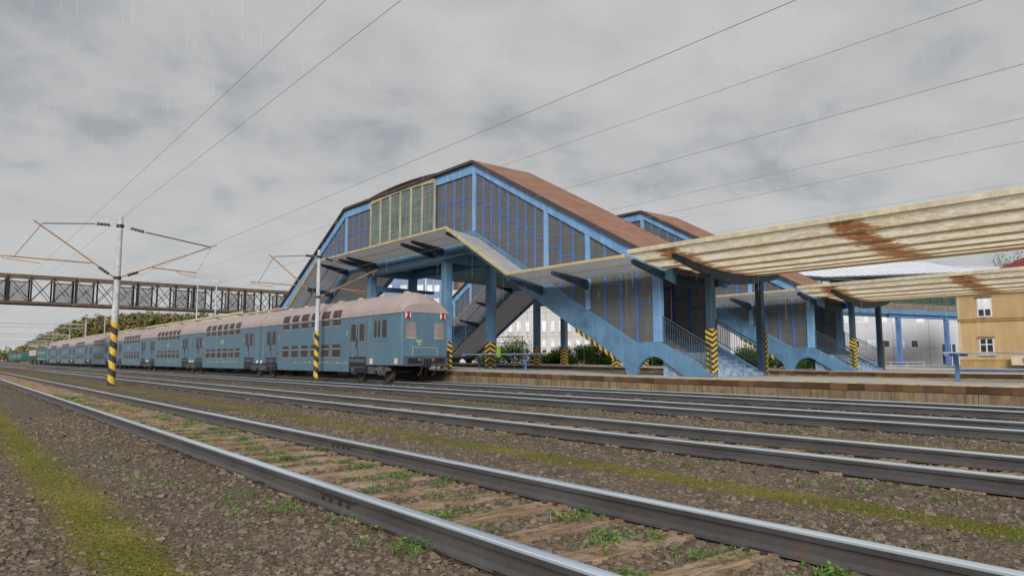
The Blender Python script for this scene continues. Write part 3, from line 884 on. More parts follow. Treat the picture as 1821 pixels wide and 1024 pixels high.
# ------------------------------------------------------------------ covered footbridge across the tracks
def sh(x): return SHY * (x - 23) / SHX
fb = thing('covered_footbridge', 'covered green-glazed footbridge joining the two blue stairs with cream framed end', 'footbridge', (30, 37, 6.5))
Y0, Y1 = 32.76, 2 * YC - 32.76
def arc(y, d=.17): u = (y - YC) / ((Y1 - Y0) / 2); return 11.50 + d * (1 - u * u)
b = MB(); n = 10
for xa, xb in ((XF - .22, 44.2),):
    for i in range(n):
        ya = Y0 - .1 + (Y1 - Y0 + .2) * i / n; yb = Y0 - .1 + (Y1 - Y0 + .2) * (i + 1) / n
        za, zb = arc(ya) + .06, arc(yb) + .06
        b.hexa([(xa, ya + sh(xa), za), (xb, ya + sh(xb), za), (xb, yb + sh(xb), zb), (xa, yb + sh(xa), zb), (xa, ya + sh(xa), za + .08), (xb, ya + sh(xb), za + .08), (xb, yb + sh(xb), zb + .08), (xa, yb + sh(xa), zb + .08)])
b.build('roof', M['fascia'], fb)
g = MB(); k = MB(); n = 6
for i in range(n):
    ya = Y0 + .06 + (Y1 - Y0 - .12) * i / n; yb = Y0 + .06 + (Y1 - Y0 - .12) * (i + 1) / n
    q = 3
    for j in range(q):
        a = ya + (yb - ya) * j / q; c = ya + (yb - ya) * (j + 1) / q
        g.hexa([(XF - .03, a, 7.7), (XF, a, 7.7), (XF, c, 7.7), (XF - .03, c, 7.7), (XF - .03, a, arc(a) - .3), (XF, a, arc(a) - .3), (XF, c, arc(c) - .3), (XF - .03, c, arc(c) - .3)])
        k.hexa([(XF - .10, a, arc(a) - .33), (XF, a, arc(a) - .33), (XF, c, arc(c) - .33), (XF - .10, c, arc(c) - .33), (XF - .10, a, arc(a) + .05), (XF, a, arc(a) + .05), (XF, c, arc(c) + .05), (XF - .10, c, arc(c) + .05)])
    if i: k.box(XF - .10, XF, ya - .06, ya + .06, 7.7, arc(ya) - .32)
for y in (Y0, Y1): k.box(XF - .09, XF, y - .06, y + .06, 7.7, arc(y) - .1)
go = g.build('end_glazing', M['greenglass'], fb); k.build('cream_frame', paint('end_frame_cream', (.42, .375, .27), .6, var=.2), go, bevel=.008)
b = MB(); b.hexa([(XB + .05, Y0 + sh(XB), 6.75), (36.9 + .7, Y0 + sh(37.6), 6.75), (37.6, Y1 + sh(37.6), 6.75), (XB + .05, Y1 + sh(XB), 6.75), (XB + .05, Y0 + sh(XB), 7.5), (37.6, Y0 + sh(37.6), 7.5), (37.6, Y1 + sh(37.6), 7.5), (XB + .05, Y1 + sh(XB), 7.5)])
b.build('deck', M['tealsoffit'], fb)
for yw in (Y0, Y1):
    b = MB(); b.hexa([(XB + .05, yw - .05 + sh(XB), 7.52), (37.6, yw - .05 + sh(37.6), 7.52), (37.6, yw + .05 + sh(37.6), 7.52), (XB + .05, yw + .05 + sh(XB), 7.52), (XB + .05, yw - .05 + sh(XB), 11.46), (37.6, yw - .05 + sh(37.6), 11.46), (37.6, yw + .05 + sh(37.6), 11.46), (XB + .05, yw + .05 + sh(XB), 11.46)])
    w_ = b.build('side_glazing', M['tealglass'], fb)
    f = MB()
    for i in range(9):
        x = XB + .3 + (37.3 - XB) * i / 8.2
        f.box(x - .05, x + .05, yw - .09 + sh(x), yw + .09 + sh(x), 7.52, 11.4)
    f.build('mullions', M['darkblue'], w_)

# glazed link from the second platform to the station building
P0 = Vector((43.0, 42.0, 0)); D = Vector((.969, -.247, 0)); Nn = Vector((.247, .969, 0))
lk = thing('glazed_link_bridge', 'green glazed bridge with brown base beam on blue posts, beside the ochre building', 'footbridge', tuple(P0 + D * 30 + Vector((0, 0, 6))))
def seg(mb, s0, s1, n0, n1, z0, z1, mi=0, dz=0):
    c = [P0 + D * a + Nn * e for a, e in ((s0, n0), (s1, n0), (s1, n1), (s0, n1))]
    lift = lambda p: 0
    mb.hexa([(p.x, p.y, z0) for p in c] + [(p.x, p.y, z1) for p in c], mi)
LZ = 6.75
b = MB(); seg(b, 0, 60, 0, 4.5, LZ, LZ + .62); b.build('base_beam', paint('link_base_brown', (.20, .165, .125), .8, var=.25, sc=1.5), lk, bevel=.03)
b = MB(); seg(b, 0, 60, -.02, 4.5, LZ - .58, LZ - .004); b.build('lower_beam', M['blue'], lk)
b = MB(); seg(b, 0, 60, .15, .25, LZ + .62, LZ + 2.65); gl = b.build('glazing', M['tealglass'], lk)
f = MB(); wl = MB()
for i in range(44):
    s_ = .7 + i * 1.36
    seg(f, s_ - .05, s_ + .05, .06, .15, LZ + .62, LZ + 2.65)
for zz in (1.45, .70): seg(f, 0, 60, .08, .15, LZ + zz, LZ + zz + .07)
f.build('mullions', paint('link_mullion', (.10, .15, .11), .6), gl)
for s_ in (20.0, 21.3, 22.6, 26.8, 28.1, 44.1, 45.4, 46.7):
    w1 = MB(); seg(w1, s_ + .12, s_ + 1.2, .04, .12, LZ + 1.5, LZ + 2.6); w1.build('cream_pane', paint('cream_window', (.55, .54, .46), .4) if 'cream_window' not in bpy.data.materials else bpy.data.materials['cream_window'], gl)  # plain cream panes set before the green glazing
b = MB(); seg(b, 0, 60, -.25, 4.8, LZ + 2.65, LZ + 2.95); b.build('roof', paint('link_roof_dark', (.035, .06, .055), .6), lk, bevel=.03)
for i, s_ in enumerate((40.3, 48.6)):
    p = P0 + D * s_
    b = MB(); b.box(p.x - .22, p.x + .22, p.y + .25, p.y + .7, .5, LZ - .6); b.build('post', M['benchblue'], lk, bevel=.02)
b = MB(); seg(b, 38.6, 50.5, .25, .75, LZ - .95, LZ - .60); b.build('cross_beam', M['benchblue'], lk, bevel=.02)

# ------------------------------------------------------------------ platform benches
def bench(origin, y0, y1, x0, x1, zb, label, tall=False, extra=()):
    t = thing('platform_bench', label, 'bench', origin, 'blue steel benches on the nearest platform')
    for y in (y0, y1):
        b = MB(); xm = (x0 + x1) / 2
        b.box(xm - .045, xm + .045, y - .045, y + .045, zb, zb + .80); b.box(x0, x1, y - .05, y + .05, zb + .72, zb + .79)
        b.box(xm - .10, xm + .10, y - .08, y + .08, zb, zb + .02); b.build('leg', M['benchblue'], t, bevel=.006)
    for f in (.22, .72):
        b = MB(); xa = x0 + (x1 - x0) * (f - .18); b.box(xa, xa + (x1 - x0) * .38, min(y0, y1) - .4, max(y0, y1) + .1, zb + .792, zb + .835); b.build('plank', M['plank'], t, bevel=.006)
    b = MB(); xm = (x0 + x1) / 2; b.box(xm - .03, xm + .03, min(y0, y1), max(y0, y1), zb + .28, zb + .35); b.build('stretcher', M['benchblue'], t)
    return t
bench((22.9, 4, .54), 7.47, 3.2, 21.9, 23.5, .54, 'blue steel bench frame with grey planks at the right end of the nearest platform')
bench((23.4, 29, .62), 27.4, 31.4, 22.2, 24.5, pz(28), 'grey plank bench with thin blue legs beside the hazard striped column left of the arch')
# timetable stand behind the left bench
t = thing('notice_stand', 'thin dark empty notice stand behind the plank bench left of the arch', 'notice stand', (23.4, 28.2, .64))
b = MB()
for y in (27.6, 29.8): b.tube((23.3, y, pz(28)), (23.3, y, pz(28) + 1.75), .022, n=6)
b.build('post', M['railing'], t)
b = MB(); b.tube((23.3, 27.5, 2.05), (23.3, 30.0, 2.05), .02, n=6); b.tube((23.3, 27.5, 2.36), (23.3, 30.0, 2.36), .02, n=6); b.build('crossbar', M['railing'], t)

# ------------------------------------------------------------------ the double-deck train
TX = 16.7; HW = 1.2
def text_part(body, size, kind, a, b_, c, mat, parent, name='lettering'):
    """kind 'side': faces -x, read towards -y ; kind 'end': faces -y"""
    me = text_mesh(body, size); o0 = ORG[parent.name]
    for v in me.vertices:
        x, y, z = v.co
        v.co = (a - z - .004 - o0[0], b_ - x - o0[1], c + y - o0[2]) if kind == 'side' else (a + x - o0[0], b_ - z - .004 - o0[1], c + y - o0[2])
    me.materials.clear(); me.materials.append(mat)
    o = bpy.data.objects.new(name, me); COL.objects.link(o); o.parent = parent; ORG[o.name] = o0
    return o

def rounded(ya, yb, za, zb, r=.06):
    return [(ya + r, za), (yb - r, za), (yb, za + r), (yb, zb - r), (yb - r, zb), (ya + r, zb), (ya, zb - r), (ya, za + r)]

def bogie(parent, yc, wb=2.6):
    b = MB()
    for sx in (-1, 1):
        x = TX + sx * 1.0
        b.box(x - .09, x + .09, yc - wb / 2 - .55, yc + wb / 2 + .55, .66, .84)
        b.box(x - .10, x + .10, yc - .5, yc + .5, .52, .92)
        for dy in (-wb / 2, wb / 2):
            b.box(x + sx * .04, x + sx * .20, yc + dy - .20, yc + dy + .20, .48, .86); b.tube((x + sx * .18, yc + dy, .66), (x + sx * .27, yc + dy, .66), .13, n=10)
            for q in (-.30, .30): b.tube((x + sx * .02, yc + dy + q, .62), (x + sx * .02, yc + dy + q, .98), .075, n=8)
        b.tube((x, yc - .3, .55), (x, yc - .3, .95), .09, n=8); b.tube((x, yc + .3, .55), (x, yc + .3, .95), .09, n=8)
    b.box(TX - 1., TX + 1., yc - .22, yc + .22, .62, .86)
    for dy in (-wb / 2, wb / 2): b.tube((TX - .9, yc + dy, .62), (TX + .9, yc + dy, .62), .08, n=8)
    bo = b.build('bogie', M['bogie'], parent)
    for dy in (-wb / 2, wb / 2):
        for xw in (TX - .72, TX + .72):
            w = MB(); s = 1 if xw > TX else -1
            w.tube((xw - .065, yc + dy, .62), (xw + .065, yc + dy, .62), .43, n=22, mi=1)
            w.tube((xw - s * .085, yc + dy, .62), (xw - s * .05, yc + dy, .62), .47, n=22, mi=0)
            w.tube((xw - .075, yc + dy, .62), (xw + .075, yc + dy, .62), .36, n=18, mi=0)
            w.build('wheel', [M['wheel'], M['tread']], bo)
    return bo

ROOFP = [(-1.2, 0), (-1.175, .20), (-1.08, .42), (-.88, .66), (-.55, .87), (-.2, .985), (.2, .985), (.55, .87), (.88, .66), (1.08, .42), (1.175, .20), (1.2, 0)]
ZE = 3.27
def coach(y0, y1, cab, label):
    t = thing('double_deck_coach', label, 'railway coach', (TX, (y0 + y1) / 2, .18), 'coaches of the blue double-deck train')
    xs = TX - HW
    g = .12
    ya, yb = y0 + (0 if cab == 'near' else g), y1 - (0 if cab == 'far' else g)
    # body shell: side outline with raised sills over the bogies
    n0 = 5.05 if cab == 'near' else 2.9; n1 = 5.05 if cab == 'far' else 2.9
    out = [(ya, .90), (ya + n0 - .05, .90), (ya + n0, .56), (yb - n1, .56), (yb - n1 + .05, .90), (yb, .90), (yb, ZE), (ya, ZE)]
    b = MB(); b.prismX(out, xs, TX + HW); body = b.build('body', M['coach'], t, bevel=.025)
    # roof
    fr = [(0, .42 if cab == 'near' else .86), (.12, .62 if cab == 'near' else .93), (.45, .85 if cab == 'near' else 1), (1.0, 1)]
    fe = [(1.0, 1), (.45, .85 if cab == 'far' else 1), (.12, .62 if cab == 'far' else .93), (0, .42 if cab == 'far' else .86)]
    st = [(ya + d - .02, k) for d, k in fr] + [(yb - d + .02, k) for d, k in fe]
    b = MB(); rows = []
    for y, k in st: rows.append([(TX + x * 1.012, y, ZE - .02 + z * (k if abs(x) < 1.19 else 1)) for x, z in ROOFP])
    for p, q in zip(rows[:-1], rows[1:]):
        for i in range(len(p) - 1): b.face([p[i], p[i + 1], q[i + 1], q[i]])
    b.face(rows[0]); b.face(rows[-1][::-1])
    roof = b.build('roof', M['coachroof'], t)
    b = MB()
    for sx in (-1, 1): b.box(TX + sx * 1.215 - .02, TX + sx * 1.215 + .02, ya, yb, ZE - .05, ZE + .0)
    b.build('gutter', M['coachroof'], roof)
    b = MB(); yy = ya + 1.6
    while yy < yb - 1.2:
        b.tube((TX, yy, ZE + .95), (TX, yy, ZE + 1.06), .20, .16, n=10); yy += 2.3
    b.build('roof_vent', M['coachroof'], roof)
    # windows of the visible side: six below, six above (running up into the roof)
    wy0 = ya + (n0 + .75 if cab == 'near' else 3.45); wy1 = yb - (n1 + .75 if cab == 'far' else 3.45)
    if cab is None: wy0, wy1 = ya + 3.5, yb - 3.5
    n = 6; pitch = (wy1 - wy0) / n
    for i in range(n):
        c = wy0 + (i + .5) * pitch; hw = min(.45, pitch * .34)
        b = MB(); b.prismX(rounded(c - hw, c + hw, 1.29, 1.94), xs - .008, xs + .05); w = b.build('window', M['coachwin'], t)
        b = MB(); b.box(xs - .016, xs + .01, c - hw, c + hw, 1.70, 1.735); b.box(xs - .013, xs + .01, c - hw, c + hw, 1.275, 1.295); b.build('window_bar', M['coachbar'], w)
        b = MB(); b.prismX(rounded(c - hw, c + hw, 2.88, 3.235, .04), xs - .008, xs + .05)
        for (xa_, za_), (xb_, zb_) in (((-.024, 3.20), (-.012, 3.46)), ((-.012, 3.46), (.078, 3.67))):
            b.hexa([(xs + xa_, c - hw, za_), (xs + xa_ + .05, c - hw, za_), (xs + xa_ + .05, c + hw, za_), (xs + xa_, c + hw, za_), (xs + xb_, c - hw, zb_), (xs + xb_ + .05, c - hw, zb_), (xs + xb_ + .05, c + hw, zb_), (xs + xb_, c + hw, zb_)])
        w = b.build('window', M['coachwin'], t)
        b = MB(); b.box(xs - .032, xs + .01, c - hw, c + hw, 3.20, 3.235); b.box(xs - .013, xs + .01, c - hw, c + hw, 2.865, 2.885); b.build('window_bar', M['coachbar'], w)
    # doors with the step wells below them
    for yc in ((ya + (4.12 if cab == 'near' else 1.85)), (yb - (4.12 if cab == 'far' else 1.85))):
        b = MB()
        for s in (-1, 1): b.prismX(rounded(yc + s * .44 - .42, yc + s * .44 + .42, 1.30, 3.0, .05), xs - .018, xs + .04)
        d = b.build('door', M['coach'], t, bevel=.008)
        for s in (-1, 1):
            b = MB(); b.prismX(rounded(yc + s * .44 - .24, yc + s * .44 + .24, 2.06, 2.86, .05), xs - .028, xs + .0); b.build('door_window', M['coachwin'], d)
        b = MB(); b.box(xs - .022, xs, yc - .90, yc - .865, 1.3, 3.0); b.box(xs - .022, xs, yc + .865, yc + .90, 1.3, 3.0); b.build('door_seal', M['doorseal'], d)
        b = MB(); b.box(xs - .024, xs - .01, yc - .015, yc + .015, 1.32, 2.98); b.box(xs - .05, xs - .01, yc + .10, yc + .12, 1.7, 2.2); b.build('handle', M['black'], d)
        b = MB(); b.box(xs - .006, xs + .05, yc - .88, yc + .88, .55, 1.285, 0)
        for k, (z0, z1) in enumerate(((1.00, 1.05), (.76, .82))): b.box(xs - .06, xs + .02, yc - .82, yc + .82, z0, z1, 1)
        b.box(xs - .03, xs + .02, yc - .84, yc + .84, 1.06, 1.2, 2)
        b.build('step_well', [M['navy'], M['buffer'], M['bogie']], t)
    # lettering
    cm = (ya + yb) / 2
    text_part('ČSD', .40, 'side', xs, cm + (.35 if cab else 0), 2.40, M['yellowtext'], t)
    for yc in (ya + (5.3 if cab == 'near' else 3.05), yb - (5.3 if cab == 'far' else 3.05)): text_part('2', .30, 'side', xs, yc, 2.45, M['whitetext'], t)
    b = MB(); rr = random.Random(3); y = cm + 3.4
    while y > cm - 3.6:
        L = rr.choice((.08, .14, .22, .3)); b.box(xs - .003, xs + .01, y - L, y, .98, 1.02 if rr.random() < .7 else 1.06); y -= L + rr.choice((.06, .1, .2))
    b.box(xs - .003, xs + .01, cm - .05, cm + .35, 1.20, 1.24); b.build('lettering', M['fadedtext'], t)
    if cab == 'near':
        for c, hw in ((ya + 2.05, .10), (ya + 2.38, .12), (ya + 1.55, .20)):
            b = MB(); b.prismX(rounded(c - hw, c + hw, 2.15, 2.98, .09), xs - .008, xs + .03); b.build('window', M['coachwin'], t)
        b = MB()
        for z0, z1 in ((2.02, 2.035), (3.06, 3.075)): b.box(xs - .006, xs, ya + 1.25, ya + 2.6, z0, z1)
        for y in (ya + 1.25, ya + 2.6): b.box(xs - .006, xs, y - .008, y + .008, 2.02, 3.07)
        b.build('window_surround', M['buffer'], t)
        for y in (ya + 2.75, ya + .45):
            b = MB(); b.box(xs - .02, xs, y - .13, y + .13, .97, 1.22); b.build('reflector', M['pinkboard'], t)
            b = MB(); b.box(xs - .024, xs - .015, y - .06, y + .06, 1.03, 1.16); 
        # rear end wall: blanked windows, lamps, buffer beam, hoses
        for x in (15.98, 17.42):
            b = MB(); b.box(x - .24, x + .24, ya - .012, ya + .03, 2.14, 2.80); w = b.build('end_window', M['blankwin'], t, bevel=.01)
            b = MB(); b.box(x - .26, x + .26, ya - .02, ya + .02, 2.10, 2.135); b.box(x - .24, x + .24, ya - .018, ya, 2.38, 2.39); b.build('sill', M['coachbar'], w)
        for x in (15.80, 17.62):
            b = MB(); z = 3.12; yq = ya - .03
            b.box(x - .13, x + .13, yq, ya, z - .15, z + .15, 0)
            b.face([(x - .13, yq - .004, z + .15), (x + .13, yq - .004, z + .15), (x + .035, yq - .004, z), (x - .035, yq - .004, z)], 1)
            b.face([(x - .13, yq - .004, z - .15), (x - .035, yq - .004, z), (x + .035, yq - .004, z), (x + .13, yq - .004, z - .15)], 1)
            b.box(x - .055, x + .055, yq - .03, yq, z - .08, z + .08, 1)
            b.build('tail_board', [M['white'], M['red']], t)
        b = MB()
        for x0_, x1_, z0, z1 in ((16.05, 17.35, 1.70, 1.715), (16.05, 16.065, 1.35, 1.70), (17.335, 17.35, 1.35, 1.70)): b.box(x0_, x1_, ya - .006, ya, z0, z1)
        b.build('end_frame_line', M['coachbar'], t)
        b = MB(); b.box(16.2, 16.55, ya - .004, ya, 2.00, 2.03); b.box(16.28, 16.5, ya - .004, ya, 1.93, 1.97); b.box(16.34, 16.46, ya - .004, ya, 1.82, 1.86); b.build('lettering', M['yellowtext'], t)
        b = MB(); b.box(15.62, 17.82, ya - .14, ya + .05, .88, 1.33, 0); b.box(15.74, 16.35, ya - .155, ya - .13, 1.0, 1.24, 1); b.box(17.05, 17.66, ya - .155, ya - .13, 1.0, 1.24, 1)
        b.box(16.55, 16.85, ya - .30, ya - .1, .82, 1.22, 1)
        bb = b.build('buffer_beam', [M['buffer'], M['navy']], t, bevel=.02)
        for x, mt in ((16.28, 'orange'), (17.02, 'orange')):
            b = MB(); pts = [(x, ya - .18, 1.14), (x + .05, ya - .32, 1.05), (x + .06, ya - .36, .85), (x + .0, ya - .34, .60), (x - .1, ya - .25, .48)]
            for p, q in zip(pts[:-1], pts[1:]): b.tube(p, q, .03, n=7)
            b.ball((x, ya - .2, 1.15), .06, 8, 1); b.build('brake_hose', [M['black'], M[mt]], bb)
        b = MB(); pts = [(17.80, ya - .2, 1.45), (17.80, ya - .25, .9), (17.76, ya - .3, .62), (17.62, ya - .3, .52), (17.55, ya - .28, .70)]
        for p, q in zip(pts[:-1], pts[1:]): b.tube(p, q, .03, n=7)
        b.tube((17.80, ya - .2, 1.25), (17.80, ya - .2, 1.55), .06, n=8); b.build('jumper_cable', M['black'], bb)
        bogie(t, ya + 3.2)
    if cab == 'far': bogie(t, yb - 3.2)
    if cab != 'near':
        bogie(t, y0, 2.4)                                  # shared bogie under the joint nearer the camera
        b = MB(); b.box(TX - .85, TX + .85, y0 - .16, y0 + .16, 1.0, 3.9, 0); b.build('gangway_bellows', paint('bellows_brown', (.20, .135, .115), .8) if 'bellows_brown' not in bpy.data.materials else bpy.data.materials['bellows_brown'], t)
        for s in (-1, 1):
            b = MB(); b.tube((xs + .06, y0 + s * .34, 1.03), (xs - .05, y0 + s * .34, 1.03), .10, n=12); b.build('joint_lamp', M['white'], t)
    q = (y0 + y1) / 2
    for dy in (-2.2, 1.6):
        b = MB(); b.box(TX - .8, TX + .8, q + dy - .6, q + dy + .6, .40, .58); b.build('underfloor_box', M['bogie'], t)
    return t
labs = ['rearmost coach of the blue double-deck train with red tail boards and two blanked end windows',
        'second coach from the tail of the blue double-deck train, behind the slim striped mast',
        'third coach from the tail of the blue double-deck train', 'fourth coach from the tail of the blue double-deck train',
        'fifth coach from the tail of the blue double-deck train, passing behind the thick striped mast', 'sixth coach from the tail of the blue double-deck train',
        'seventh coach from the tail, last but one before the green locomotive', 'front coach of the blue double-deck train coupled to the green locomotive']
unit = [coach(26.5, 43.9, 'near', labs[0]), coach(43.9, 59.2, None, labs[1]), coach(59.2, 74.5, None, labs[2]), coach(74.5, 91.9, 'far', labs[3])]
for u, lb in zip(unit, labs[4:]):
    copy_tree(u, (u.location.x, u.location.y + 65.4, u.location.z), lb)

def loco(y0, y1, label, two_tone):
    t = thing('electric_locomotive', label, 'locomotive', (TX, (y0 + y1) / 2, .18), 'green locomotives at the head of the train')
    b = MB(); b.prismX([(y0, .95), (y1, .95), (y1 - .1, 2.1), (y1 - .5, 3.35), (y0 + .5, 3.35), (y0 + .1, 2.1)], TX - 1.2, TX + 1.2)
    b.build('body', M['loco'] if not two_tone else M['locodark'], t, bevel=.1)
    b = MB(); b.prismX([(y0 + .6, 3.35), (y1 - .6, 3.35), (y1 - 1.2, 3.65), (y0 + 1.2, 3.65)], TX - 1., TX + 1.); b.build('roof', M['bogie'], t, bevel=.08)
    if two_tone:
        b = MB(); b.box(TX - 1.23, TX + 1.23, y0 + .6, y1 - .6, 2.0, 3.2); b.build('upper_band', M['lococream'], t, bevel=.05)
        for i in range(3):
            c = y0 + 3 + i * (y1 - y0 - 6) / 2; b = MB(); b.prismX(rounded(c - .8, c + .8, 2.35, 2.95), TX - 1.245, TX - 1.2); b.build('window', M['glassdark'], t)
    else:
        for i in range(4):
            c = y0 + 3 + i * (y1 - y0 - 6) / 3; b = MB(); b.prismX(rounded(c - .45, c + .45, 2.2, 2.8), TX - 1.22, TX - 1.18); b.build('window', M['coachbar'], t)
        b = MB(); b.box(TX - 1.22, TX - 1.18, y0 + 1.5, y1 - 1.5, 1.25, 1.32); b.build('stripe', M['lococream'], t)
    for yc in (y0 + 3.5, y1 - 3.5): bogie(t, yc)
    for yc in (y0 + 3.4, y1 - 3.4):
        b = MB()
        for sx in (-.5, .5):
            b.tube((TX + sx, yc - .8, 3.7), (TX + sx, yc + .9, 4.1), .03, n=5); b.tube((TX + sx, yc + .9, 4.1), (TX + sx, yc - .5, 4.5), .03, n=5)
        b.tube((TX - .8, yc - .5, 4.5), (TX + .8, yc - .5, 4.5), .035, n=5)
        for sx in (-.5, .5): b.tube((TX + sx, yc, 3.5), (TX + sx, yc, 3.85), .09, n=8)
        b.build('pantograph', M['insul'], t)
loco(157.9, 174.5, 'plain green electric locomotive coupled to the front blue coach', False)
loco(175.2, 191, 'dark green and cream locomotive at the very head of the train', True)

# ------------------------------------------------------------------ catenary masts and wires
def mast(x, y, label, group='striped catenary masts'):
    t = thing('catenary_mast', label, 'catenary mast', (x, y, 0), group)
    X = lambda a: x + a - 5.98
    b = MB(); b.tube((x, y, 2.8), (x, y, 7.62), .145, .105, n=14); p = b.build('pole', M['mast'], t, smooth=False)
    b = MB(); b.tube((x, y, -.05), (x, y, 2.86), .158, .150, n=14, uvs=True); b.build('hazard_band', M['diag'], p)
    b = MB()
    for z in (7.22, 4.84): b.tube((x, y, z - .06), (x, y, z + .06), .165, n=14)
    b.build('collar', M['insul'], t)
    def ins(name, a, c):
        b = MB(); a = Vector(a); c = Vector(c); d = c - a
        for i in range(7):
            q = a + d * (i + .5) / 7; b.tube(q - d * .05, q + d * .05, .075 if i % 2 == 0 else .055, n=9)
        b.tube(a - d * .16, a + d * .02, .035, n=6, mi=1); b.tube(c - d * .02, c + d * .16, .035, n=6, mi=1)
        return b.build(name, [M['insul'], M['cream']], t)
    def rod(name, pts, r, m):
        b = MB()
        for p, q in zip(pts[:-1], pts[1:]): b.tube(p, q, r, n=6)
        return b.build(name, m, t)
    P = lambda a, z: (X(a), y, z)
    ins('insulator', P(5.55, 7.22), P(5.05, 7.21)); ins('insulator', P(6.42, 7.16), P(6.95, 7.06))
    ins('insulator', P(5.62, 5.0), P(5.22, 5.27)); ins('insulator', P(6.38, 4.99), P(6.80, 5.16))
    rod('stay_rod', [P(5.05, 7.21), P(3.03, 6.98)], .022, M['insul']); rod('stay_rod', [P(6.95, 7.06), P(9.96, 6.65)], .028, M['insul'])
    rod('cantilever_tube', [P(5.85, 4.86), P(2.72, 7.07)], .032, M['rodorange']); rod('cantilever_tube', [P(6.1, 4.88), P(10.22, 6.78)], .032, M['rodorange'])
    rod('registration_tube', [P(4.99, 5.43), P(1.66, 5.46)], .030, M['rodorange']); rod('registration_tube', [P(7.38, 5.43), P(9.40, 5.33)], .030, M['rodorange'])
    rod('dropper', [P(3.03, 6.98), P(2.12, 5.46)], .018, M['insul']); rod('dropper', [P(9.96, 6.65), P(9.36, 5.34)], .018, M['insul'])
    rod('steady_arm', [P(1.7, 5.46), P(1.72, 5.36), P(3.05, 5.26)], .016, M['rodorange']); rod('steady_arm', [P(8.5, 5.36), P(8.5, 5.27), P(9.35, 5.12)], .016, M['rodorange'])
    return t
m1 = mast(5.98, 35.5, 'tall grey mast with spiral yellow and black base standing left of the blue coaches')
m2 = copy_tree(m1, (14.9, 34.0, .12), 'slim grey mast with striped base directly in front of the rear coach'); m2.scale = (.80, .80, .88)
o = copy_tree(m1, (5.98, 310, 0), 'tiny striped mast far down the yard beside the distant green wagons')
b = MB(); b.box(14.9 - .3, 14.9 + .3, 34 - .3, 34 + .3, -.1, .02); b.build('footing', M['concrete'], m2)

def wire(x, y0, y1, z, r, label):
    t = thing('overhead_wire', label, 'overhead wire', (x, 20, z), 'overhead wires along the tracks')
    b = MB(); n = 24; pts = [(x, y0 + (y1 - y0) * i / n, z) for i in range(n + 1)]
    for p, q in zip(pts[:-1], pts[1:]): b.tube(p, q, r, n=5)
    b.build('conductor', M['wire'], t); return t
wire(4.42, -45, 330, 6.90, .0052, 'leftmost overhead wire, steepest line across the sky')
wire(5.32, -45, 330, 6.86, .0052, 'second overhead wire from the left, leaving the sky at the top edge')
wire(7.9, -45, 330, 5.58, .0052, 'overhead wire crossing the sky just above the blue stair roof')
wire(12.6, -45, 330, 6.91, .0052, 'overhead wire reaching the top right corner of the sky')
wire(12.6, -45, 330, 5.68, .0052, 'overhead wire just below the one reaching the top right corner')
wire(16.9, -45, 330, 6.09, .0052, 'upper wire of the close pair over the train track')
wire(16.9, -45, 330, 5.61, .0052, 'lower wire of the close pair over the train track')
wire(28.5, -45, 330, 7.23, .0052, 'lowest overhead wire, just above the rusty canopy')

# ------------------------------------------------------------------ lattice footbridge far left
t = thing('lattice_footbridge', 'dark steel lattice footbridge with netting panels crossing the tracks at far left', 'footbridge', (15, 91, 7))
zb, zt_, yF, yB = 7.25, 10.1, 90.0, 92.6
xa, xb = -14, 44.5
for y in (yF, yB):
    b = MB(); b.box(xa, xb, y - .13, y + .13, zt_ - .10, zt_ + .12); b.build('top_chord', M['latticebrown'], t)
    b = MB(); b.box(xa, xb, y - .13, y + .13, zb - .16, zb + .12); b.build('bottom_chord', M['latticebrown'], t)
b = MB(); b.box(xa, xb, yF + .14, yB - .14, zb - .10, zb + .02); b.build('deck', M['latticebrown'], t)
for y in (yF, yB):
    k = MB(); x = xa + .6; i = 0
    while x < xb:
        b = MB(); q_ = .13 if i % 3 == 0 else .08; b.box(x - q_, x + q_, y - .10, y + .10, zb, zt_ - .1); b.build('upright', M['latticedark'], t); x2 = x + 2.05
        k.beam((x, y, zb + .1), (x2, y, zt_ - .15), .07, .07); k.beam((x, y, zt_ - .15), (x2, y, zb + .1), .07, .07)
        x = x2; i += 1
    k.build('cross_bracing', M['latticerust'], t)
x = xa + .6; i = 0
while x < xb - 4:
    if i % 3 != 1:
        b = MB(); b.face([(x + .3, yB - .3, zb + .1), (x + 1.95, yB - .3, zb + .1), (x + 1.95, yB - .3, zt_ - .45), (x + .3, yB - .3, zt_ - .45)])
        f = b.build('netting', M['net'], t, fix=False)
        b = MB()
        for z in (zb + .12, zt_ - .45): b.box(x + .3, x + 1.95, yB - .34, yB - .27, z - .04, z + .04)
        b.box(x + .26, x + .34, yB - .35, yB - .26, zb, zt_ - .4); b.build('net_frame', M['latticedark'], f)
    x += 2.05; i += 1
for x in (-13, 43.5):
    b = MB(); b.box(x - .4, x + .4, yF - .2, yB + .2, 0, zb - .15); b.build('pier', M['latticebrown'], t)

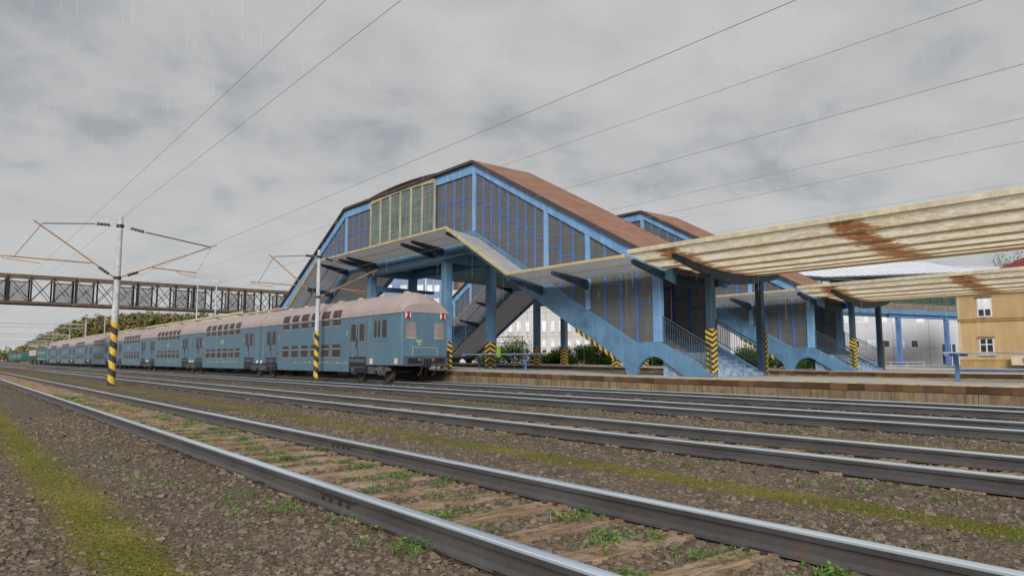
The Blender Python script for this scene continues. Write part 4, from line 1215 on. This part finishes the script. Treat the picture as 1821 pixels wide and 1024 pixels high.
# pale poles and portals further off
for x, y, h, lb in ((21.0, 79, 9.6, 'left one of two pale tall poles in front of the lattice bridge'), (21.9, 75.5, 9.3, 'right one of two pale tall poles in front of the lattice bridge'), (20.5, 130, 8.5, 'pale pole rising above the coach roofs in front of the wooded hill')):
    t = thing('lamp_pole', lb, 'lamp pole', (x, y, .8), 'pale poles on the platform')
    b = MB(); b.tube((x, y, .8), (x, y, h), .10, .06, n=8); b.build('pole', M['mast'], t); b = MB(); b.box(x - .5, x + .1, y - .08, y + .08, h - .02, h + .08); b.build('lamp_head', M['white'], t)
def portal(y, xs, h, label):
    t = thing('catenary_portal', label, 'catenary portal', (xs[0], y, 0), 'catenary portals down the yard')
    for x in xs:
        b = MB(); b.tube((x, y, 0), (x, y, h + 1.1), .15, .10, n=6); b.build('mast', M['mast'], t)
    b = MB(); b.tube((xs[0] - 4, y, h), (xs[-1], y, h), .09, n=5); b.tube((xs[0] - 4, y, h - .7), (xs[-1], y, h - .7), .05, n=5)
    n = int((xs[-1] - xs[0] + 4) / 1.0)
    for i in range(n):
        x = xs[0] - 4 + i; b.tube((x, y, h - .7), (x + .5, y, h), .025, n=4)
    b.build('beam', M['mast'], t)
portal(150, (-24, 20.6), 7.6, 'nearest grey catenary portal in front of the wooded hill')
portal(215, (-30, -6, 26), 7.6, 'second catenary portal down the yard')
portal(290, (-36, -10, 8, 30), 7.6, 'third catenary portal down the yard')
portal(370, (-50, -20, 10, 36), 8.0, 'farthest catenary portal at the end of the yard')
# far wagons
for i, (y, lb) in enumerate(((330, 'distant green passenger wagon left of the locomotives'), (352, 'farther green wagon behind the first distant one'), (374, 'farthest green wagon at the left edge of the yard'))):
    t = thing('passenger_wagon', lb, 'railway wagon', (25, y, .18), 'distant green wagons')
    b = MB(); b.box(23.7, 26.3, y - 10, y + 10, 1.0, 3.4); b.build('body', M['loco'], t, bevel=.1); b = MB(); b.prismX([(y - 10, 3.4), (y + 10, 3.4), (y + 9.5, 4.0), (y - 9.5, 4.0)], 23.8, 26.2); b.build('roof', M['bogie'], t)
    b = MB()
    for q in range(8): b.box(23.66, 23.72, y - 8.5 + q * 2.3, y - 7.2 + q * 2.3, 2.2, 3.0)
    b.build('windows', M['glassdark'], t); b = MB()
    for s in (-7, -5, 5, 7):
        for xx in (24.2, 25.8): b.tube((xx - .06, y + s, .62), (xx + .06, y + s, .62), .45, n=10)
    b.build('wheels', M['wheel'], t)

# ------------------------------------------------------------------ buildings behind
TH = rad(39.32)
FW = Vector((math.sin(TH), math.cos(TH), 0)); RT = Vector((math.cos(TH), -math.sin(TH), 0))
def view_box(mb, d, u0, u1, z0, z1, th, mi=0, nd=0.):
    """box whose front stands square to the view direction, d metres ahead (world metres r along RT)"""
    c = []
    for r, q in ((u0, nd), (u1, nd), (u1, th), (u0, th)):
        p = FW * (d + q) + RT * r; c.append(p)
    mb.hexa([(p.x, p.y, z0) for p in c] + [(p.x, p.y, z1) for p in c], mi)
def U(u, d): return (u - 910.5) / 1242.6 * d      # lateral metres at distance d for a photo column (layout only)
def Z(v, d): return 1.16 + (639.5 - v) / 1242.6 * d

# pale panel office block seen under the stair
d = 128
t = thing('office_block', 'pale concrete panel block with rows of narrow white windows behind the stair', 'building', tuple(FW * d + RT * U(1000, d)))
b = MB(); view_box(b, d, U(800, d), U(1330, d), -.2, Z(515, d), 16); wl = b.build('wall', M['greypanel'], t, bevel=.05)
b = MB()
for i in range(15):
    x = U(872 + i * 33, d); view_box(b, d, x - .06, x + .06, 0, Z(516, d), .02, nd=-.05)
for v in (598, 555): view_box(b, d, U(800, d), U(1330, d), Z(v, d) - .05, Z(v, d) + .05, .02, nd=-.03)
b.build('panel_joint', M['concrete'], wl)
for (va, vb, w_) in ((512, 526, 8), (533, 546, 8), (571, 590, 8), (605, 617, 7), (622, 627, 8)):
    for i in range(23):
        u = 893 + i * 15
        low = va > 618
        b = MB(); view_box(b, d, U(u - w_ * .42, d), U(u + w_ * .42, d), Z(vb, d), Z(va, d), .03, nd=-.06 if not low else -.05); w = b.build('window', M['glassdark'] if low else M['glasslight'], t)
        if not low:
            b = MB(); view_box(b, d, U(u - w_ * .46, d), U(u + w_ * .46, d), Z(vb + 1.6, d), Z(vb, d), .03, nd=-.10); b.build('sill', M['concrete'], w)
    
# blue and white panel flats
d = 150
t = thing('apartment_block', 'blue and white striped panel flats with bright windows seen through the bridge legs', 'building', tuple(FW * d + RT * U(750, d)))
b = MB(); view_box(b, d, U(640, d), U(806, d), -.2, Z(462, d), 14); wl = b.build('wall', M['panelblue'], t, bevel=.05)
for v in (488, 512, 536, 560, 584, 608):
    for u, w_ in ((668, 10), (690, 10), (716, 12), (744, 14), (763, 9), (775, 10), (798, 10)):
        b = MB(); view_box(b, d, U(u - w_ * .5, d), U(u + w_ * .5, d), Z(v + 6, d), Z(v - 6, d), .05, nd=-.06); w = b.build('window', M['glasslight'], t)
        b = MB(); view_box(b, d, U(u, d) - .06, U(u, d) + .06, Z(v + 6, d), Z(v - 6, d), .02, nd=-.09); b.build('frame', M['white'], w)
b = MB(); view_box(b, d, U(755, d), U(757, d), 0, Z(470, d), .2, nd=-.3); b.build('white_downpipe', M['white'], t)
d = 156
t = thing('brick_tower', 'brown brick tower slab right of the blue and white flats', 'building', tuple(FW * d + RT * U(820, d)))
b = MB(); view_box(b, d, U(804, d), U(826, d), -.2, Z(470, d), 12); b.build('wall', M['brick'], t); b = MB(); view_box(b, d, U(802, d), U(828, d), Z(470, d), Z(466, d), 12.5, nd=-.4); b.build('roof_slab', M['concrete'], t)
d = 175
t = thing('low_hall', 'long pale low hall in the distance behind the flats', 'building', tuple(FW * d + RT * U(800, d)))
b = MB(); view_box(b, d, U(640, d), U(900, d), -.2, Z(590, d), 12); b.build('wall', M['whitewall'], t); b = MB(); view_box(b, d, U(638, d), U(902, d), Z(590, d), Z(585, d), 12.4, nd=-.4); b.build('roof', M['concrete'], t)

# white station hall behind the link bridge
d = 98
t = thing('white_hall', 'white panel hall with small square windows and pale sheet roof behind the link bridge', 'building', tuple(FW * d + RT * U(1600, d)))
b = MB(); view_box(b, d, U(1300, d), U(1735, d), -.2, Z(500, d), 18); wl = b.build('wall', M['whitewall'], t, bevel=.04)
b = MB()
for u in (1655, 1520, 1590): view_box(b, d, U(u, d) - .05, U(u, d) + .05, .5, Z(502, d), .02, nd=-.02)
view_box(b, d, U(1300, d), U(1735, d), Z(619, d) - .04, Z(619, d) + .04, .02, nd=-.02); b.build('panel_joint', M['concrete'], wl)
rf = MB()
a = [FW * (d - .8) + RT * U(1290, d), FW * (d - .8) + RT * U(1835, d), FW * (d + 19) + RT * U(1835, d), FW * (d + 19) + RT * U(1290, d)]
r0 = FW * (d + 9) + RT * U(1290, d); r1 = FW * (d + 9) + RT * U(1730, d)
ze_, zr = Z(499, d), Z(448, d)
c3_ = lambda p, z: (p.x, p.y, z)
rf.face([c3_(a[0], ze_), c3_(a[1], ze_ + 1.6), c3_(r1, zr), c3_(r0, zr)]); rf.face([c3_(a[1], ze_ + 1.6), c3_(a[2], ze_), c3_(r1, zr)]); rf.face([c3_(a[2], ze_), c3_(a[3], ze_), c3_(r0, zr), c3_(r1, zr)]); rf.face([c3_(a[3], ze_), c3_(a[0], ze_), c3_(r0, zr)]); rf.face([c3_(a[3], ze_), c3_(a[2], ze_), c3_(a[1], ze_ + 1.6), c3_(a[0], ze_)])
ro = rf.build('roof', M['metalroof'], t)
sm = MB()
for i in range(44):
    f = i / 44.; p = a[0].lerp(a[1], f); z = ze_ + 1.6 * f; f2 = min(f * (1835 - 1290) / (1730 - 1290), 1)
    q = r0.lerp(r1, f2)
    sm.beam((p.x, p.y, z + .03), (q.x, q.y, zr + .03), .05, .05)
sm.build('standing_seam', paint('seam_grey', (.50, .52, .58), .6), ro)
for u in (1497, 1523, 1551, 1577, 1603, 1628):
    small = True
    b = MB(); view_box(b, d, U(u - 7, d), U(u + 7, d), Z(619, d), Z(604, d), .05, nd=-.04); w = b.build('window', M['white'], t)
    b = MB(); view_box(b, d, U(u - 5.5, d), U(u + 5.5, d), Z(617, d), Z(605.5, d), .03, nd=-.07); b.build('glass', M['glassdark'] if u not in (1551, 1603) else M['glasslight'], w)
for u, w_ in ((1497, 26), (1530, 36), (1574, 15), (1597, 14), (1640, 14)):
    b = MB(); view_box(b, d, U(u - w_ / 2, d), U(u + w_ / 2, d), Z(574, d), Z(556, d), .05, nd=-.04); w = b.build('window', M['white'], t)
    b = MB(); view_box(b, d, U(u - w_ / 2 + 2, d), U(u + w_ / 2 - 2, d), Z(571, d), Z(558, d), .03, nd=-.07); b.build('glass', M['glasslight'], w)
b = MB(); view_box(b, d, U(1677, d), U(1702, d), .5, Z(612, d), .05, nd=-.05); dr = b.build('door', M['glassdark'], t)
b = MB()
for u in (1690, 1693, 1701): view_box(b, d, U(u, d) - .07, U(u, d) + .07, .5, Z(612, d), .03, nd=-.10)
b.build('door_frame', M['white'], dr)
b = MB(); view_box(b, d, U(1679, d), U(1686, d), Z(640, d), Z(634, d), .1, nd=-.5); b.build('red_panel', M['red'], dr)

# ochre station house
t = thing('station_house', 'ochre rendered station house with tall white windows and dark red hipped roof', 'building', (68, 6, .5))
X0 = 62.6; Yc = 20.3; ZT = 6.62
b = MB(); b.box(X0, X0 + 13, -22, Yc, .2, ZT); wl = b.build('wall', M['ochre'], t, bevel=.03)
b = MB(); b.box(X0 - .10, X0 + .02, -22.05, Yc + .05, 4.12, 4.28); b.box(X0 - .16, X0 + .02, -22.1, Yc + .1, 4.28, 4.37); b.box(X0 - .05, X0 + .02, -22.02, Yc + .02, .2, 1.12); b.box(X0 - .09, X0 + .02, -22.04, Yc + .04, 1.12, 1.18)
b.build('moulding', paint('ochre_moulding', (.42, .275, .12), .9, var=.2), wl, bevel=.02)
b = MB(); b.box(X0 - .03, X0 + .2, Yc - .12, Yc + .03, .2, ZT - .01); b.build('corner_strip', paint('pale_corner', (.55, .48, .36), .9), wl)
for yy in (18.45, 13.4, 9.0, 4.6, .2):
    for z0, z1 in ((4.50, 5.95), (1.55, 2.80)):
        b = MB(); b.box(X0 - .012, X0 + .02, yy - .50, yy + .50, z0 - .05, z1 + .05); w = b.build('window', M['white'], t, bevel=.008)
        b = MB()
        for s in (-1, 1):
            b.box(X0 - .03, X0, yy + s * .225 - .17, yy + s * .225 + .17, z0 + .06, z0 + (z1 - z0) * .60); b.box(X0 - .03, X0, yy + s * .225 - .17, yy + s * .225 + .17, z0 + (z1 - z0) * .67, z1 - .05)
        b.build('glass', M['glassdark'], w)
        b = MB(); b.box(X0 - .14, X0, yy - .55, yy + .55, z1 + .05, z1 + .14); b.box(X0 - .08, X0 + .0, yy - .54, yy + .54, z0 - .11, z0 - .05); b.build('sill', paint('sill_brown', (.22, .14, .08), .8) if 'sill_brown' not in bpy.data.materials else bpy.data.materials['sill_brown'], w)
        if z0 > 4:
            b = MB(); b.box(X0 - .035, X0 - .03, yy - .40, yy + .40, z0 + .55, z1 - .06); b.build('curtain', M['glasslight'], w)
rf = MB(); ov = .5
A = [(X0 - ov, Yc + ov, ZT), (X0 + 13 + ov, Yc + ov, ZT), (X0 + 13 + ov, -22 - ov, ZT), (X0 - ov, -22 - ov, ZT)]; R0 = (X0 + 6.5, Yc - 6.5, ZT + 4.4); R1 = (X0 + 6.5, -15.5, ZT + 4.4)
rf.face([A[0], A[1], R0]); rf.face([A[1], A[2], R1, R0]); rf.face([A[2], A[3], R1]); rf.face([A[3], A[0], R0, R1]); rf.face(A[::-1])
ro = rf.build('roof', M['redroof'], t); b = MB(); b.box(X0 - ov - .08, X0 - ov + .04, -22, Yc + ov, ZT - .08, ZT + .06); b.build('gutter', M['concrete'], ro)
# small cream notice board by the wall
t = thing('notice_board', 'small cream notice board against the ochre station house', 'notice board', (X0 - .4, 17.0, .5))
b = MB(); b.box(X0 - .5, X0 - .4, 14.9, 16.8, .75, 1.45); b.build('panel', M['cream'], t, bevel=.02); 
for y in (15.1, 16.5):
    b = MB(); b.box(X0 - .48, X0 - .42, y, y + .1, .5, .76); b.build('leg', M['railing'], t)
b = MB(); b.box(X0 - .515, X0 - .49, 15.1, 15.6, .85, 1.35); b.box(X0 - .515, X0 - .49, 15.8, 16.1, .9, 1.3); b.build('poster', M['blankwin'], t)
# forecourt railing line
t = thing('forecourt_fence', 'low grey fence along the station forecourt before the white hall', 'fence', (56, 30, .5))
b = MB(); k = MB()
for i in range(26):
    y = 21.5 + i * 1.2; b.tube((58.5, y, .5), (58.5, y, 1.0), .03, n=5)
k.tube((58.5, 21.5, .98), (58.5, 51.5, .98), .03, n=5); k.tube((58.5, 21.5, .75), (58.5, 51.5, .75), .02, n=5)
k.build('rail', M['mast'], t); b.build('posts', M['mast'], t)

# ------------------------------------------------------------------ shrubs, trees, wooded hill
def crown(mb_v, mb_f, cx, cy, cz_, rx, ry, rz, n, s, clumps=9, rnd=R):
    cl = []
    for _ in range(clumps):
        while True:
            p = [rnd.uniform(-1, 1) for _ in range(3)]
            if sum(q * q for q in p) < 1: break
        cl.append((p[0] * .75, p[1] * .75, p[2] * .75, rnd.uniform(.28, .5)))
    for _ in range(n):
        q = rnd.choice(cl)
        while True:
            p = [rnd.gauss(0, .55) for _ in range(3)]
            if sum(x * x for x in p) < 1.3: break
        x = cx + (q[0] + p[0] * q[3]) * rx; y = cy + (q[1] + p[1] * q[3]) * ry; z = cz_ + (q[2] + p[2] * q[3]) * rz
        if z < 0.05: continue
        a = rnd.uniform(0, 6.28); t_ = rnd.uniform(-1.2, 1.2); ss = s * rnd.uniform(.6, 1.4); b = len(mb_v)
        ux, uy, uz = math.cos(a), math.sin(a), 0; vx, vy, vz = -math.sin(a) * math.cos(t_), math.cos(a) * math.cos(t_), math.sin(t_)
        for du, dv in ((-.5, 0), (0, -.3), (.5, 0), (0, .3)): mb_v.append((x + (ux * du + vx * dv) * ss, y + (uy * du + vy * dv) * ss, z + (uz * du + vz * dv) * ss))
        mb_f.append((b, b + 1, b + 2, b + 3))
def leaf_obj(name, V, F, m, parent):
    o0 = ORG[parent.name]; me = bpy.data.meshes.new(name); me.from_pydata([(a - o0[0], b - o0[1], c - o0[2]) for a, b, c in V], [], F); me.materials.append(m)
    o = bpy.data.objects.new(name, me); COL.objects.link(o); o.parent = parent; ORG[o.name] = o0
    return o
def shrub(x, y, rx, h, label, n=7000, s=.17):
    t = thing('shrub', label, 'shrub', (x, y, 0), 'shrubs behind the second platform')
    V = []; F = []; crown(V, F, x, y, h * .5, rx, rx, h * .58, n, s, 22); leaf_obj('foliage', V, F, M['shrub'], t)
    b = MB()
    for _ in range(7):
        a = R.uniform(0, 6.28); b.tube((x + .2 * math.cos(a), y + .2 * math.sin(a), 0), (x + rx * .6 * math.cos(a), y + rx * .6 * math.sin(a), h * .75), .04, .015, n=5)
    b.build('stem', M['bark'], t)
    return t
for u, X_, rx, h, lb in ((912, 48, 2.3, 4.1, 'tallest dark shrub, between two striped columns under the stair'), (872, 48.5, 2.0, 2.4, 'low shrub left of the tallest one beside a blue column'), (965, 47.5, 2.1, 1.9, 'low shrub right of the tallest one'),
                      (996, 48, 1.8, 2.5, 'spiky shrub behind the double striped column'), (1040, 48, 2.2, 2.6, 'broad shrub under the hazard striped stair edge'), (1068, 49, 1.7, 2.9, 'rounded dense shrub next to the hazard striped stair edge'),
                      (1172, 47, 2.1, 2.3, 'shrub seen through the small arch of the nearest stair'), (1215, 49, 1.7, 2.2, 'shrub behind the lower flight of the nearest stair'), (1330, 48, 1.8, 2.1, 'shrub behind the railings of the nearest stair'), (1375, 49, 1.6, 2.2, 'shrub left of the arch of the second stair'), (1438, 48.5, 1.9, 1.8, 'low shrub seen through the arch of the second stair')):
    dX = 1605.4 / (u + 107.25); Yv = (dX - .633) / .774 * X_
    shrub(X_, Yv, rx, h, lb)
def tree(x, y, h, r, m, label, n=5200, s=.30):
    t = thing('tree', label, 'tree', (x, y, 0), 'trees behind the station')
    b = MB(); b.tube((x, y, 0), (x + .1, y, h * .5), .28, .18, n=9); k = b
    for i in range(9):
        a = i * .9; z = h * (.4 + .03 * i); k.tube((x, y, z), (x + r * .7 * math.cos(a), y + r * .7 * math.sin(a), z + h * .3), .09, .02, n=5)
    b.build('trunk', M['bark'], t)
    V = []; F = []; crown(V, F, x, y, h * .72, r, r, h * .34, n, s, 26); leaf_obj('crown', V, F, m, t)
p = FW * 118 + RT * U(1806, 118); tree(p.x, p.y, Z(448, 118), 4.6, M['autumn'], 'brown autumn tree rising over the dark red roof at the right edge', 2600)
p = FW * 122 + RT * U(1850, 122); tree(p.x, p.y, Z(440, 122), 5.5, M['autumn'], 'larger brown autumn tree beyond the right edge of the photo', 3000)

# wooded hill far left
b = MB(); nx, ny = 26, 10; rows = []
def hillz(u, q):
    prof = [(20, 0), (35, 4), (75, 14), (110, 21), (150, 26), (200, 29), (250, 29.5), (310, 29), (380, 27.5), (440, 22), (520, 12), (640, 4)]
    for (a, za), (c, zc) in zip(prof[:-1], prof[1:]):
        if a <= u <= c: return (za + (zc - za) * (u - a) / (c - a)) * q
    return 0
HD = 420
for j in range(ny + 1):
    q = j / ny; row = []
    for i in range(nx + 1):
        u = 20 + (640 - 20) * i / nx; d_ = HD + 70 * q; p = FW * d_ + RT * U(u, d_); row.append((p.x, p.y, hillz(u, math.sin(q * math.pi / 2)) * 1.0 - 1.6))
    rows.append(row)
for p, q in zip(rows[:-1], rows[1:]):
    for i in range(nx): b.face([p[i], p[i + 1], q[i + 1], q[i]])
tag(b.build('hill', M['hill']), 'low hill at far left beyond the train', None, None, 'structure')
V = []; F = []; rw = random.Random(9)
for _ in range(1000):
    u = rw.uniform(28, 620); q = rw.random(); d_ = HD + 70 * q; p = FW * d_ + RT * U(u, d_); z = hillz(u, math.sin(q * math.pi / 2)) * 1.0
    r = rw.uniform(2.6, 4.6); crown(V, F, p.x, p.y, z + r * .5, r, r, r * rw.uniform(.9, 1.3), 90, 1.5, 5, rw)
for _ in range(60):
    u = rw.uniform(-60, 60); d_ = 560; p = FW * d_ + RT * U(u, d_); r = rw.uniform(4, 7); crown(V, F, p.x, p.y, r * .9, r, r, r, 70, 1.8, 4, rw)
me = bpy.data.meshes.new('woodland'); me.from_pydata(V, [], F); me.materials.append(M['wood']); o = bpy.data.objects.new('woodland', me); COL.objects.link(o)
tag(o, 'mixed green and rust autumn woodland covering the far hill', 'woodland', None, 'stuff')

# ------------------------------------------------------------------ light rain
V = []; F = []; rr = random.Random(21)
for _ in range(330):
    d = rr.uniform(5, 26); an = TH + rr.uniform(-.64, .64); x, y = d * math.sin(an), d * math.cos(an); z = 1.16 + d * rr.uniform(-.02, .62)
    if z < .25: continue
    L = rr.uniform(.25, .95) * (d / 16); r = .00035 * d * rr.uniform(.7, 1.2); b = len(V)
    for k in range(3):
        a = 2.09 * k; V.append((x + r * math.cos(a), y + r * math.sin(a), z))
    V += [(x, y, z + L), (x, y, z - L * .12)]
    for k in range(3): F += [(b + k, b + (k + 1) % 3, b + 3), (b + (k + 1) % 3, b + k, b + 4)]
m = N('rain_water'); tr = m.n('ShaderNodeBsdfTransparent'); ms = m.n('ShaderNodeMixShader'); ms.inputs[0].default_value = .085
m.l(tr.outputs[0], ms.inputs[1]); m.l(m.b.outputs[0], ms.inputs[2]); m.l(ms.outputs[0], m.out.inputs[0]); m.fin((.9, .92, .95), .2, 0, .6)
me = bpy.data.meshes.new('rain'); me.from_pydata(V, [], F); me.materials.append(m.mat)
o = bpy.data.objects.new('rain', me); COL.objects.link(o); tag(o, 'faint thin falling rain drops in the air over the tracks', 'rain', None, 'stuff')

# ------------------------------------------------------------------ camera, sky, sun
cam = bpy.data.cameras.new('camera'); co = bpy.data.objects.new('camera', cam); COL.objects.link(co)
co.location = (0, 0, 1.16); co.rotation_euler = (math.pi / 2 + math.atan(127.5 / 1236), 0, -rad(39.32))
cam.sensor_width = 36; cam.sensor_fit = 'HORIZONTAL'; cam.lens = 36 * 1236 / 1821; cam.clip_end = 4000; cam.clip_start = .05
S.camera = co
SUN_EL, SUN_AZ = rad(27), rad(224)         # azimuth clockwise from +Y
w = bpy.data.worlds.new('World'); S.world = w; w.use_nodes = True
t = w.node_tree; t.nodes.clear()
def wn(ty, **k):
    x = t.nodes.new(ty)
    for a, v in k.items(): setattr(x, a, v)
    return x
sky = wn('ShaderNodeTexSky', sky_type='NISHITA'); sky.sun_disc = False; sky.sun_elevation = SUN_EL; sky.sun_rotation = SUN_AZ
tc = wn('ShaderNodeTexCoord'); sx = wn('ShaderNodeSeparateXYZ'); t.links.new(tc.outputs['Generated'], sx.inputs[0])
def wm(op, a, b):
    x = wn('ShaderNodeMath', operation=op)
    for i, v in enumerate((a, b)):
        if isinstance(v, (int, float)): x.inputs[i].default_value = v
        else: t.links.new(v, x.inputs[i])
    return x.outputs[0]
den = wm('ADD', wm('MAXIMUM', sx.outputs[2], 0.0), .28)
cv = wn('ShaderNodeCombineXYZ'); t.links.new(wm('DIVIDE', sx.outputs[0], den), cv.inputs[0]); t.links.new(wm('DIVIDE', sx.outputs[1], den), cv.inputs[1])
def wnoise(sc, det, off, ro=.5, dist=.3):
    mp = wn('ShaderNodeMapping'); t.links.new(cv.outputs[0], mp.inputs[0]); mp.inputs['Location'].default_value = off
    x = wn('ShaderNodeTexNoise'); t.links.new(mp.outputs[0], x.inputs['Vector']); x.inputs['Scale'].default_value = sc; x.inputs['Detail'].default_value = det
    x.inputs['Roughness'].default_value = ro; x.inputs['Distortion'].default_value = dist
    return x.outputs[0]
k = wm('ADD', wm('MULTIPLY', wnoise(1.7, 7, (3.1, .7, 0), .55), .58), wm('MULTIPLY', wnoise(5.0, 6, (1.3, 5.2, 2), .55), .42))
rp = wn('ShaderNodeValToRGB'); t.links.new(k, rp.inputs[0])
e = rp.color_ramp.elements
e[0].position = .37; e[0].color = (3.6, 3.75, 4.0, 1); e[1].position = .60; e[1].color = (5.7, 5.65, 5.6, 1)
m1 = e.new(.46); m1.color = (4.85, 4.9, 4.95, 1)
hz = wn('ShaderNodeMapRange'); t.links.new(sx.outputs[2], hz.inputs[0]); hz.inputs[1].default_value = 0; hz.inputs[2].default_value = .34; hz.inputs[3].default_value = .55; hz.inputs[4].default_value = 0; hz.interpolation_type = 'SMOOTHSTEP'
mh = wn('ShaderNodeMix', data_type='RGBA'); t.links.new(hz.outputs[0], mh.inputs[0]); t.links.new(rp.outputs[0], mh.inputs[6]); mh.inputs[7].default_value = (5.4, 5.5, 5.6, 1)
mx = wn('ShaderNodeMix', data_type='RGBA'); mx.inputs[0].default_value = .96; t.links.new(sky.outputs[0], mx.inputs[6]); t.links.new(mh.outputs[2], mx.inputs[7])
bg = wn('ShaderNodeBackground'); t.links.new(mx.outputs[2], bg.inputs[0]); bg.inputs[1].default_value = .1
ow = wn('ShaderNodeOutputWorld'); t.links.new(bg.outputs[0], ow.inputs[0])
sl = bpy.data.lights.new('sun', 'SUN'); so = bpy.data.objects.new('sun', sl); COL.objects.link(so)
sl.energy = 3.1; sl.angle = rad(20); sl.color = (1., .97, .92)
d = Vector((math.sin(SUN_AZ) * math.cos(SUN_EL), math.cos(SUN_AZ) * math.cos(SUN_EL), math.sin(SUN_EL)))
so.rotation_euler = d.to_track_quat('Z', 'Y').to_euler()
S.view_settings.view_transform = 'Standard'; S.view_settings.look = 'None'; S.view_settings.exposure = 0; S.view_settings.gamma = 1
